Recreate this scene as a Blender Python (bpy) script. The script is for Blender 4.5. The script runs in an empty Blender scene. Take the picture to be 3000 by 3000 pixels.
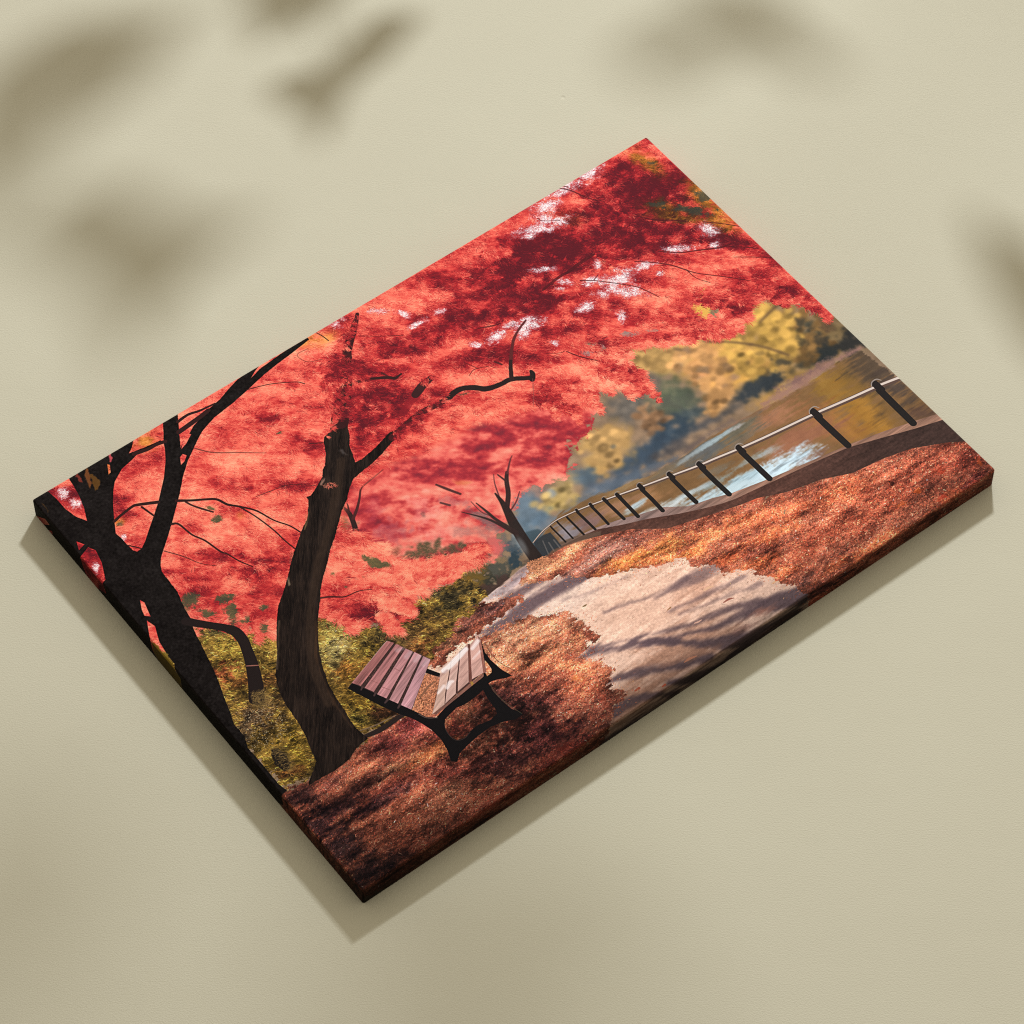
import bpy, bmesh, math, random
import numpy as np
from mathutils import Vector

scene = bpy.context.scene
COL = scene.collection

# ------------------------------------------------------------------ camera
cam_data = bpy.data.cameras.new('camera')
cam_data.sensor_width = 36.0
cam_data.lens = 120.8
cam_data.clip_start = 0.05
cam_data.clip_end = 100.0
camera = bpy.data.objects.new('camera', cam_data)
camera.location = (0.00000, -1.51507, 2.15099)
camera.rotation_euler = (Vector((0, 0, 0)) - camera.location).to_track_quat('-Z', 'Y').to_euler()
COL.objects.link(camera)
scene.camera = camera

# ------------------------------------------------------------------ world, lamp, exposure
world = bpy.data.worlds.new('World')
scene.world = world
world.use_nodes = True
_wt = world.node_tree
bg = _wt.nodes['Background']
bg.inputs['Strength'].default_value = 0.575
# a soft room of light, brighter on the lamp's side than behind the camera
_co = _wt.nodes.new('ShaderNodeTexCoord')
_dot = _wt.nodes.new('ShaderNodeVectorMath')
_dot.operation = 'DOT_PRODUCT'
_dot.inputs[1].default_value = (0.22, 0.82, 0.53)
_map = _wt.nodes.new('ShaderNodeMapRange')
_map.inputs['From Min'].default_value = -1.0
_map.inputs['From Max'].default_value = 1.0
_mix = _wt.nodes.new('ShaderNodeMixRGB')
_mix.inputs['Color1'].default_value = (0.05, 0.045, 0.03, 1)
_mix.inputs['Color2'].default_value = (1.42, 1.30, 1.04, 1)
_wt.links.new(_co.outputs['Generated'], _dot.inputs[0])
_wt.links.new(_dot.outputs['Value'], _map.inputs['Value'])
_wt.links.new(_map.outputs['Result'], _mix.inputs['Fac'])
_wt.links.new(_mix.outputs['Color'], bg.inputs['Color'])

lamp_data = bpy.data.lights.new('studio_lamp', 'AREA')
lamp_data.shape = 'ELLIPSE'
lamp_data.size = 0.21
lamp_data.size_y = 0.38
lamp_data.energy = 136.0
lamp_data.color = (0.94, 1.0, 1.06)
lamp = bpy.data.objects.new('studio_lamp', lamp_data)
LAMP = Vector((0.4259, 2.0350, 1.4677))
lamp.location = LAMP
# feathered: turned up a little past the canvas so that the far side is not over-lit
lamp.rotation_euler = Vector((-0.2, -1.0, 0.52)).to_track_quat('-Z', 'Y').to_euler()
COL.objects.link(lamp)

vs = scene.view_settings
vs.view_transform = 'Standard'
vs.look = 'None'
vs.exposure = 0.0
vs.gamma = 1.0
vs.use_curve_mapping = False
scene.cycles.max_bounces = 6
scene.cycles.use_denoising = False
scene.cycles.filter_width = 1.15


# ------------------------------------------------------------------ helpers
def link(o, parent=None, **props):
    COL.objects.link(o)
    if parent is not None:
        o.parent = parent
    for k, val in props.items():
        o[k] = val
    return o


def mesh_obj(name, verts, faces, material, parent=None, smooth=False, **props):
    me = bpy.data.meshes.new(name)
    me.from_pydata([tuple(p) for p in verts], [], faces)
    me.validate()
    me.materials.append(material)
    if smooth:
        me.polygons.foreach_set('use_smooth', [True] * len(me.polygons))
    me.update()
    return link(bpy.data.objects.new(name, me), parent, **props)


def new_mat(name):
    m = bpy.data.materials.new(name)
    m.use_nodes = True
    nt = m.node_tree
    return m, nt, nt.nodes['Principled BSDF']


# ------------------------------------------------------------------ ground: beige plaster slab
def plaster_material():
    m, nt, b = new_mat('beige_plaster')
    N, L = nt.nodes.new, nt.links.new
    tc = N('ShaderNodeTexCoord')

    def noise(scale, detail, rough=0.55):
        n = N('ShaderNodeTexNoise')
        n.inputs['Scale'].default_value = scale
        n.inputs['Detail'].default_value = detail
        n.inputs['Roughness'].default_value = rough
        L(tc.outputs['Object'], n.inputs['Vector'])
        return n
    big, mid, fine = noise(2.2, 3), noise(14, 2), noise(900, 2, 0.6)
    ramp = N('ShaderNodeValToRGB')
    ramp.color_ramp.elements[0].position = 0.3
    ramp.color_ramp.elements[0].color = (0.560, 0.520, 0.405, 1)
    ramp.color_ramp.elements[1].position = 0.7
    ramp.color_ramp.elements[1].color = (0.590, 0.552, 0.432, 1)
    L(big.outputs['Fac'], ramp.inputs['Fac'])
    mixf = N('ShaderNodeMixRGB')
    mixf.blend_type = 'MULTIPLY'
    mixf.inputs['Fac'].default_value = 0.10
    L(ramp.outputs['Color'], mixf.inputs['Color1'])
    L(fine.outputs['Fac'], mixf.inputs['Color2'])
    L(mixf.outputs['Color'], b.inputs['Base Color'])
    b.inputs['Roughness'].default_value = 0.9
    b.inputs['Specular IOR Level'].default_value = 0.15
    # trowelled grain, soft undulation and a few small pits
    vor = N('ShaderNodeTexVoronoi')
    vor.inputs['Scale'].default_value = 26
    L(tc.outputs['Object'], vor.inputs['Vector'])
    pit = N('ShaderNodeMapRange')
    pit.inputs['From Min'].default_value = 0.02
    pit.inputs['From Max'].default_value = 0.06
    pit.inputs['To Min'].default_value = 0.0
    pit.inputs['To Max'].default_value = 1.0
    L(vor.outputs['Distance'], pit.inputs['Value'])
    keep = N('ShaderNodeMath')
    keep.operation = 'GREATER_THAN'
    keep.inputs[1].default_value = 0.12
    L(vor.outputs['Color'], keep.inputs[0])
    pits = N('ShaderNodeMath')
    pits.operation = 'MAXIMUM'
    L(pit.outputs['Result'], pits.inputs[0])
    L(keep.outputs['Value'], pits.inputs[1])
    last = None
    for src, dist, strength in ((mid.outputs['Fac'], 0.0012, 0.4), (fine.outputs['Fac'], 0.0006, 0.5),
                                (pits.outputs['Value'], 0.0007, 0.5)):
        bp = N('ShaderNodeBump')
        bp.inputs['Distance'].default_value = dist
        bp.inputs['Strength'].default_value = strength
        L(src, bp.inputs['Height'])
        if last is not None:
            L(last.outputs['Normal'], bp.inputs['Normal'])
        last = bp
    L(last.outputs['Normal'], b.inputs['Normal'])
    return m


mesh_obj('ground', [(-4, -3, 0), (4, -3, 0), (4, 5, 0), (-4, 5, 0)], [(0, 1, 2, 3)], plaster_material(),
         kind='structure', label='matte beige plaster surface the canvas lies on', category='ground')

# ------------------------------------------------------------------ the printed picture
# The print is worked out in code, in millimetres on the canvas: x from its left edge, y down from its top edge.
W, H, T = 600.0, 426.0, 19.75           # canvas size and depth
PAD, S = 22.0, 3.6                      # wrap margin, samples per mm
NX, NY = int((W + 2 * PAD) * S), int((H + 2 * PAD) * S)
rng = np.random.default_rng(11)
GX = (np.arange(NX, dtype=np.float32) + 0.5) / S - PAD
GY = (np.arange(NY, dtype=np.float32) + 0.5) / S - PAD
img = np.zeros((NY, NX, 3), np.float32)


def rgb(c):
    return np.array(c, np.float32) / 255.0


def sstep(x, a, b):
    t = np.clip((x - a) / (b - a), 0, 1)
    return t * t * (3 - 2 * t)


def spline_up(g, n_out, axis):
    """cubic B-spline enlargement of a grid along one axis"""
    n_in = g.shape[axis]
    p = (np.arange(n_out) + 0.5) / n_out * (n_in - 4) + 1.0
    i = np.floor(p).astype(int)
    f = (p - i).astype(np.float32)
    w = np.stack([(1 - f) ** 3, 3 * f ** 3 - 6 * f ** 2 + 4, -3 * f ** 3 + 3 * f ** 2 + 3 * f + 1, f ** 3]) / 6
    out = 0
    for k in range(4):
        a = np.take(g, np.clip(i + k - 1, 0, n_in - 1), axis=axis)
        out = out + a * (w[k][:, None] if axis == 0 else w[k][None, :])
    return out


def octave(cx, cy):
    nx, ny = max(6, int(NX / S / cx) + 5), max(6, int(NY / S / cy) + 5)
    g = rng.standard_normal((ny, nx)).astype(np.float32)
    return spline_up(spline_up(g, NX, 1), NY, 0)


def unit(f):
    return (f - f.mean()) / (f.std() + 1e-6)


def noise(cx, cy, octaves=3, gain=0.6):
    out = 0
    for k in range(octaves):
        out = out + gain ** k * unit(octave(cx / 2 ** k, cy / 2 ** k))
    return unit(out)


def turned_noise(cl, cs, ang, octaves=3, gain=0.6):
    """noise whose cells are cl long and cs wide, lying at ang degrees (y down)"""
    a = math.radians(ang)
    q = 0.4 if cs > 2.5 else 0.28           # mm per sample of the square field it is cut from
    side = int(860 / q)
    fld = 0
    for k in range(octaves):
        nl, ns = max(6, int(860 / cl * 2 ** k) + 5), max(6, int(860 / cs * 2 ** k) + 5)
        g = rng.standard_normal((ns, nl)).astype(np.float32)
        fld = fld + gain ** k * unit(spline_up(spline_up(g, side, 1), side, 0))
    x, y = (GX - W / 2).astype(np.float32), (GY - H / 2).astype(np.float32)
    u = (x[None, :] * math.cos(a) + y[:, None] * math.sin(a)) / q + side / 2
    w = (-x[None, :] * math.sin(a) + y[:, None] * math.cos(a)) / q + side / 2
    return unit(fld[w.astype(np.int32).clip(0, side - 1), u.astype(np.int32).clip(0, side - 1)])


def blur(a, r):
    r = int(r)
    if r < 1:
        return a
    for axis in (0, 1):
        for _ in range(2):
            pad = [(0, 0)] * a.ndim
            pad[axis] = (r + 1, r)
            c = np.cumsum(np.pad(a, pad, mode='edge'), axis=axis, dtype=np.float64)
            n, k = a.shape[axis], 2 * r + 1
            a = ((c[k:k + n] - c[:n]) if axis == 0 else (c[:, k:k + n] - c[:, :n])).astype(np.float32) / k
    return a


def window(x0, y0, x1, y1):
    i0, i1 = max(0, int((x0 + PAD) * S)), min(NX, int((x1 + PAD) * S) + 2)
    j0, j1 = max(0, int((y0 + PAD) * S)), min(NY, int((y1 + PAD) * S) + 2)
    return slice(j0, max(j0, j1)), slice(i0, max(i0, i1))


def curve(pts, n=6):
    """Catmull-Rom through the points, every column (also a width) interpolated"""
    P = np.array(pts, float)
    P = np.vstack([2 * P[0] - P[1], P, 2 * P[-1] - P[-2]])
    out = []
    for k in range(1, len(P) - 2):
        a, b, c, d = P[k - 1:k + 3]
        for t in np.linspace(0, 1, n, endpoint=False):
            out.append(0.5 * (2 * b + (c - a) * t + (2 * a - 5 * b + 4 * c - d) * t ** 2
                              + (3 * b - a - 3 * c + d) * t ** 3))
    out.append(P[-2])
    return np.array(out)


def poly_sd(pts, margin, coarse=False):
    P = np.array(pts, np.float32)[:, :2]
    win = window(P[:, 0].min() - margin, P[:, 1].min() - margin, P[:, 0].max() + margin, P[:, 1].max() + margin)
    ny, nx = win[0].stop - win[0].start, win[1].stop - win[1].start
    k = 2 if coarse else 1
    Y, X = GY[win[0]][::k, None], GX[win[1]][None, ::k]
    d2 = np.full((Y.shape[0], X.shape[1]), 1e9, np.float32)
    inside = np.zeros(d2.shape, bool)
    for a, b in zip(P, np.roll(P, -1, 0)):
        ex, ey = b - a
        t = np.clip(((X - a[0]) * ex + (Y - a[1]) * ey) / (ex * ex + ey * ey + 1e-9), 0, 1)
        d2 = np.minimum(d2, (X - a[0] - t * ex) ** 2 + (Y - a[1] - t * ey) ** 2)
        if a[1] != b[1]:
            inside ^= ((a[1] > Y) != (b[1] > Y)) & (X < (Y - a[1]) * ex / ey + a[0])
    d = np.sqrt(d2)
    d = np.where(inside, -d, d)
    if coarse:
        d = blur(np.repeat(np.repeat(d, 2, 0), 2, 1)[:ny, :nx], 1)
    return win, d


def poly_mask(pts, soft=0.25, rough=None, amp=0.0, full=False):
    win, sd = poly_sd(pts, soft + 3 * amp + 1, full)
    if rough is not None:
        sd = sd + amp * rough[win]
    m = 1 - sstep(sd, -soft, soft)
    if full:
        o = np.zeros((NY, NX), np.float32)
        o[win] = m
        return o
    return win, m


def put(win, m, c, alpha=1.0):
    a = (m * alpha)[..., None]
    img[win] = img[win] * (1 - a) + c * a


def poly(pts, c, soft=0.25, alpha=1.0, rough=None, amp=0.0):
    win, m = poly_mask(pts, soft, rough, amp)
    put(win, m, rgb(c) if not isinstance(c, np.ndarray) else c[win], alpha)


def stroke_sd(pts, margin=1.0):
    P = np.array(pts, np.float32)
    r = P[:, 2].max() / 2 + margin
    win = window(P[:, 0].min() - r, P[:, 1].min() - r, P[:, 0].max() + r, P[:, 1].max() + r)
    sd = np.full((win[0].stop - win[0].start, win[1].stop - win[1].start), 9e3, np.float32)
    side = np.zeros_like(sd)
    for a, b in zip(P[:-1], P[1:]):
        rr = max(a[2], b[2]) / 2 + margin
        w = window(min(a[0], b[0]) - rr, min(a[1], b[1]) - rr, max(a[0], b[0]) + rr, max(a[1], b[1]) + rr)
        Y, X = GY[w[0]][:, None], GX[w[1]][None, :]
        if not Y.size or not X.size:
            continue
        ex, ey = (b - a)[:2]
        ln = math.hypot(ex, ey) + 1e-6
        t = np.clip(((X - a[0]) * ex + (Y - a[1]) * ey) / ln ** 2, 0, 1)
        dd = np.hypot(X - a[0] - t * ex, Y - a[1] - t * ey)
        rad = (a[2] + (b[2] - a[2]) * t) / 2
        s = ((X - a[0]) * ey - (Y - a[1]) * ex) / ln / np.maximum(rad, 0.05)
        v = (slice(w[0].start - win[0].start, w[0].stop - win[0].start),
             slice(w[1].start - win[1].start, w[1].stop - win[1].start))
        near = dd - rad < sd[v]
        side[v] = np.where(near, s, side[v])
        sd[v] = np.minimum(sd[v], dd - rad)
    return win, sd, side


def stroke(pts, c, soft=0.2, alpha=1.0, smooth=True, light=None, rough=None, amp=0.0):
    """a line of changing width; light = colour its upper edge takes"""
    P = curve(pts, 5) if smooth and len(pts) > 2 else np.array(pts, float)
    win, sd, side = stroke_sd(P, soft + 3 * amp + 0.5)
    if rough is not None:
        sd = sd + amp * rough[win]
    m = 1 - sstep(sd, -soft, soft)
    cc = np.broadcast_to(rgb(c), m.shape + (3,))
    if light is not None:
        k = sstep(side, -0.75, 0.45)[..., None]
        cc = cc * (1 - k) + rgb(light) * k
    a = (m * alpha)[..., None]
    img[win] = img[win] * (1 - a) + cc * a


def blob_d(b, reach=1.9):
    cx, cy, ax, ay, bx, by = b[:6]
    ex, ey = abs(ax) + abs(bx), abs(ay) + abs(by)
    win = window(cx - ex * reach, cy - ey * reach, cx + ex * reach, cy + ey * reach)
    Y, X = GY[win[0]][:, None] - cy, GX[win[1]][None, :] - cx
    det = ax * by - ay * bx
    return win, np.hypot((X * by - Y * bx) / det, (Y * ax - X * ay) / det)


def blobs(table, n=None, amp=0.3, soft=0.7):
    for b in table:
        win, d = blob_d(b)
        if not d.size:
            continue
        if n is not None:
            d = d + amp * n[win]
        put(win, 1 - sstep(d, 1 - soft, 1 + soft * 0.6), rgb(b[6:9]), b[9] if len(b) > 9 else 1.0)


def field(table, n=None, amp=0.3, fall=1.1):
    f = np.zeros((NY, NX), np.float32)
    for b in table:
        win, d = blob_d(b, 2.4)
        if not d.size:
            continue
        if n is not None:
            d = d + amp * n[win]
        f[win] += b[6] * np.exp(-np.clip(d, 0, 9) ** 2 * fall)
    return f


def ramp(t, stops):
    xs = [s[0] for s in stops]
    cs = np.array([s[1] for s in stops], np.float32) / 255
    return np.stack([np.interp(t, xs, cs[:, k]) for k in range(3)], -1).astype(np.float32)


def roots(mask, n):
    """n random points spread as the mask is"""
    out_x, out_y = [], []
    got = 0
    ys, xs = np.nonzero(mask[::4, ::4] > 0.02)
    if not len(xs):
        return np.zeros(0), np.zeros(0)
    x0, x1, y0, y1 = xs.min() * 4, xs.max() * 4 + 4, ys.min() * 4, ys.max() * 4 + 4
    for _ in range(60):
        x, y = rng.uniform(x0, min(x1, NX), n), rng.uniform(y0, min(y1, NY), n)
        k = mask[y.astype(int).clip(0, NY - 1), x.astype(int).clip(0, NX - 1)] > rng.uniform(0, 1, n)
        out_x.append(x[k]); out_y.append(y[k])
        got += k.sum()
        if got >= n:
            break
    return np.concatenate(out_x)[:n], np.concatenate(out_y)[:n]


BRUSH = (((0, 0, 1.0),), ((0, 0, 1.0), (0, 1, 0.6)), ((0, 0, 1.0), (0, 1, 0.9), (1, 0, 0.6), (1, 1, 0.5)))


def hairs(x, y, ang, length, colour, alpha=0.7, bend=0.0, wide=0):
    """fine leaf-like strokes: x, y in samples, ang in radians (y down), length in mm, colour per stroke"""
    L = np.asarray(length, float) * S
    K = int(L.max()) + 2
    px, py, a = x.astype(float).copy(), y.astype(float).copy(), np.array(ang, float)
    for k in range(K):
        live = k < L
        fade = np.where(live, alpha * (1 - 0.55 * k / np.maximum(L, 1)), 0)
        for ox, oy, f in BRUSH[int(wide)]:
            ix, iy = (px + ox).astype(int), (py + oy).astype(int)
            ok = live & (ix >= 0) & (iy >= 0) & (ix < NX) & (iy < NY)
            f_ = (fade * f)[ok][:, None]
            img[iy[ok], ix[ok]] = img[iy[ok], ix[ok]] * (1 - f_) + colour[ok] * f_
        px += np.cos(a); py += np.sin(a)
        a += bend / np.maximum(L, 1)


def pick(a, x, y):
    return a[y.astype(int).clip(0, NY - 1), x.astype(int).clip(0, NX - 1)]


n_fine = noise(1.1, 1.1, 2)
n_leaf = noise(3.2, 3.0, 3)
n_mid = noise(9, 8, 3)
n_edge = noise(5, 4, 4, 0.75)
n_flat = noise(14, 2.2, 4, 0.7)         # lies along the picture's horizon
n_hang = turned_noise(24, 10, 40, 4, 0.7)
n_hang2 = turned_noise(8, 3.0, 42, 3, 0.75)

# --- far bank, water and the hazy trees across it
img[:] = rgb((124, 104, 84))
FAR = [
 (501.39,210.42,37.68,72.77,-30.24,20.83,196,150,78,1),
 (550.36,235.28,22.44,43.65,-33.47,22.57,150,118,66,1),
 (584.46,257.23,1.82,26.22,-33.75,10.19,104,88,60,1),
 (523.28,166.93,8.57,6.59,-7.45,9.07,214,168,76,1),
 (527.43,180.99,5.56,4.28,-4.38,5.31,150,120,80,1),
 (550.92,201.23,7.52,14.68,-14.03,9.58,205,165,84,1),
 (546.18,227.77,19.24,4.53,-7.33,16.54,212,172,82,1),
 (514.02,228.67,11.26,21.76,-13.77,9.39,205,160,86,1),
 (520.28,241.98,7.49,14.47,-8.26,5.6,170,130,70,0.8),
 (492.93,199.65,8.81,17.01,-10.98,7.61,196,146,92,1),
 (475.94,190.84,4.61,16.35,-10.48,5.24,204,156,100,1),
 (458.97,186.31,4.64,16.33,-9.84,4.95,196,160,92,1),
 (484.25,231.18,13.3,0.53,-4.74,18.27,208,156,90,1),
 (477.84,247.26,11.51,0.48,-3.6,13.91,200,152,96,1),
 (466.27,248.8,5.92,1.41,-3.28,7.67,196,146,84,1),
 (507.52,240.63,10.88,2.58,-3.89,8.93,198,152,76,1),
 (480.09,215.29,9.23,2.18,-5.12,11.98,196,140,92,1),
 (444.22,217.2,11.33,21.63,-16.12,11.24,88,94,74,1),
 (446.35,231.39,12.59,9.68,-12.55,15.4,78,86,72,1),
 (439.99,201.33,8.43,6.48,-7.13,8.84,120,104,96,0.8),
 (417.06,221.35,8.82,16.74,-10.63,7.45,112,94,76,1),
 (418.16,230.5,5.03,9.54,-7.96,5.56,150,112,82,0.8),
 (412.81,209.76,12.58,9.68,-10.33,12.9,98,96,92,0.8),
 (572.13,226.2,-1.31,12.23,-4.29,0.59,60,58,52,0.9),
 (576.31,233.74,-2.57,9.24,-6.51,-0.26,54,58,54,0.9),
 (579.37,242.56,0.61,8.78,-7.98,2.44,60,58,46,0.8),
 (563.19,240.86,0.51,7.01,-9.17,2.81,86,76,48,0.8),
 (541.61,245.64,4.98,9.66,-3.88,2.62,64,58,48,0.8),
 (573.57,261.69,19.99,2.74,-2.43,6.65,42,46,46,1),
 (554.26,259.62,16.43,3.91,-2.67,5.94,52,52,46,0.9),
 (592.97,263.77,13.8,3.28,-3.55,7.75,44,44,42,1),
 (513.77,253.89,17.41,0.74,-2.42,9.09,46,52,56,1),
 (501.05,252.53,17.71,-0.85,-1.41,7.87,52,58,62,1),
 (479.91,257.21,11.5,0.5,-1.57,6.03,70,68,66,0.9),
 (444.27,242.29,16.67,2.28,-2.61,7.79,66,76,78,1),
 (446.38,256.36,25.4,2.05,-1.37,4.79,74,74,76,0.9),
 (423.45,246.98,22.1,3.05,-4.35,13.12,52,66,78,1),
 (400.7,250.05,24.71,3.42,-3.88,11.87,56,70,84,1),
 (380.13,250.57,21.86,3.04,-2.86,8.88,62,76,90,1),
 (419.38,260.32,19.61,1.6,-1.68,5.96,84,78,76,0.8),
 (377.73,224.16,18.73,14.41,-9.32,11.74,186,150,92,1),
 (390.12,225.47,9.59,7.38,-8.15,10.22,170,138,88,1),
 (361.54,240.34,14.33,6.78,-2.91,4.98,206,160,86,1),
 (361.41,232.09,8.3,6.38,-6.02,7.61,176,146,92,1),
 (343.14,238.36,10.33,7.95,-6.76,8.58,84,100,112,1),
 (326.96,242.08,8.24,6.34,-11.83,15.08,172,148,104,0.9),
 (310.88,245.79,15.28,-2.15,-0.39,6.46,190,164,92,1),
 (308.41,227.81,8.24,6.34,-6.66,8.58,140,118,112,0.8),
 (290.79,246.31,12.3,9.46,-9.67,12.48,96,118,136,1),
 (294.44,233.14,8.22,6.33,-8.55,11.06,104,122,136,1),
 (307.18,258.93,21.79,1.79,-1.21,4.7,104,116,128,1),
 (345.51,256.36,27.77,1.22,-1.65,7.11,92,104,118,1),
 (368,261.54,22.12,1.82,-1.6,5.92,80,92,106,1),
 (329.29,255.94,16.44,1.34,-1.24,4.72,128,118,108,0.8),
 (277.06,255.61,11.72,5.58,-4.6,8.15,92,112,126,1),
 (277.31,263.7,8.74,2.14,-2.43,6.29,60,76,84,1)]
blobs(FAR, n_leaf * 0.55 + n_edge * 0.45, 0.36, 0.5)
clump = noise(2.6, 2.4, 2)
img *= (1 + 0.05 * n_leaf + 0.06 * n_edge)[..., None]
for pts in ([(549.8,204.7,2.43),(565,201.2,3.05),(577,199.6,2.45)], [(501.5,193.4,2.42),(520,208.9,2.42),(534.4,225.1,2.71),(545.9,244.7,2.71)],
            [(476,182.3,3.01),(486.6,194.7,3.61),(494,202.6,3.01)]):
    stroke(pts, (78, 62, 48), 0.8, 0.75)
img[:] = blur(img, 4)


def crown(outline, c, n, r0, r1, dark):
    """an out-of-focus crown: many soft round leaf clusters, paler above"""
    m = poly_mask(outline, 2.5, n_edge, 2.2, full=True)
    x, y = roots(m, n)
    order = np.argsort(-y + rng.normal(0, 30, len(y)))
    y0, y1 = y.min(), y.max()
    for i in order:
        px, py, r = x[i] / S - PAD, y[i] / S - PAD, rng.uniform(r0, r1)
        k = rng.normal(1.0, 0.13) * (1.08 - 0.20 * (y[i] - y0) / (y1 - y0 + 1))
        col = np.array(c) * (1 - rng.uniform(0, 1) ** 3 * 0.5) * k + np.array(dark) * 0.0
        if rng.uniform() < 0.025:
            col = np.array(dark) * rng.uniform(0.8, 1.2)
        win = window(px - r * 1.7, py - r * 1.7, px + r * 1.7, py + r * 1.7)
        if win[0].stop <= win[0].start or win[1].stop <= win[1].start:
            continue
        d = np.hypot(GX[win[1]][None, :] - px, (GY[win[0]][:, None] - py) * 1.25) / r
        put(win, 1 - sstep(d, 0.45, 1.5), rgb(np.clip(col, 0, 255)), 0.8)


crown([(581.1,211.4),(589.4,230.8),(582.2,259.8),(571.3,268.5),(556.4,261.3),(543.7,251.5),(558.9,237.6)], (128, 98, 58), 110, 2.2, 4.5, (52, 54, 48))
crown([(452.6,164.3),(467.5,167.2),(478.1,179.7),(471.7,191.8),(456.8,193.2),(444.2,187.7),(444.1,174.9)], (194, 156, 96), 60, 2.5, 5, (120, 108, 86))
crown([(473.8,180.7),(497.2,194.4),(503.5,212.1),(505.4,234.8),(488.4,247),(471.5,252.8),(461,253.1),(466.3,238.4),(473.7,221),(470.6,205.9),(464.3,192.5)], (196, 148, 94), 110, 2.2, 4.4, (136, 108, 84))
crown([(553.3,185.7),(573.3,191.4),(581.1,211.4),(572,230.5),(556.7,240.2),(548,248.4),(533,251.7),(519.1,251.7),(507.4,255.3),(504.3,242.4),(503.4,229),(501.4,212.5),(520.7,203.9),(540.2,197.3)], (200, 160, 82), 170, 2.4, 4.8, (112, 92, 56))
crown([(523.4,158.3),(536.3,163.9),(531.8,177.8),(522,181.2),(514.6,173.3)], (214, 170, 80), 26, 2.2, 4.2, (140, 112, 80))
crown([(417,208.8),(431.7,224.3),(431.7,236.8),(417.2,238),(410.9,229)], (160, 122, 88), 40, 2.0, 4.0, (92, 88, 84))
crown([(375.5,210.1),(396.3,217.8),(392.3,235.4),(377.9,240.7),(365.7,247.6),(355.4,239.7),(355.1,223.2)], (192, 154, 98), 90, 2.2, 4.8, (112, 110, 98))
crown([(302.7,239.5),(316.7,234.2),(330.9,237.1),(333.1,246.8),(319.1,252.1),(304.9,249.2)], (190, 164, 106), 40, 1.8, 3.8, (116, 124, 128))
blobs([
 (574.3,225.72,-0.53,4.9,-3.06,0.42,58,56,48,0.8),
 (576.26,235.86,-0.73,6.71,-4.28,0.58,50,52,48,0.9),
 (562.09,242.16,0.38,5.26,-3.67,1.12,66,60,46,0.8),
 (577.11,247.27,0.53,7.59,-5.52,1.68,54,52,46,0.8),
 (575.69,263.33,17.14,2.35,-2.65,7.25,40,44,44,1),
 (591.85,265.06,12.69,3.02,-4.64,10.13,44,44,42,1),
 (589.2,239.34,-1.01,9.15,-4.3,0.58,84,66,50,0.7),
 (539,248.73,5.8,6.98,-3.01,2.71,58,56,50,0.8),
 (516.31,255,14.51,0.62,-1.46,5.45,44,50,54,0.9),
 (497.86,254.28,14.74,-0.7,-0.98,5.44,52,58,62,0.9),
 (530.31,209.12,2.55,1.97,-3.06,3.67,112,88,58,0.6),
 (501.29,223.12,2.96,2.28,-2.15,2.59,110,88,66,0.6),
 (528.98,229.52,4.38,1.03,-1.05,2.4,120,98,60,0.6),
 (483.27,215.62,3.38,2.6,-2.13,2.6,120,100,80,0.6),
 (442.14,223.97,12.6,9.69,-4.6,5.66,84,86,76,0.7)], n_leaf * 0.6 + n_edge * 0.4, 0.5, 0.6)
for pts in ([(548.7,206,1.82),(563.9,202.5,2.44),(575.9,200.9,2.14)], [(501.5,193.4,1.81),(520,208.9,2.11),(534.4,225.1,2.41),(545.9,244.7,2.41)]):
    stroke(pts, (84, 66, 50), 0.9, 0.7)
img[:] = blur(img, 3)

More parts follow.
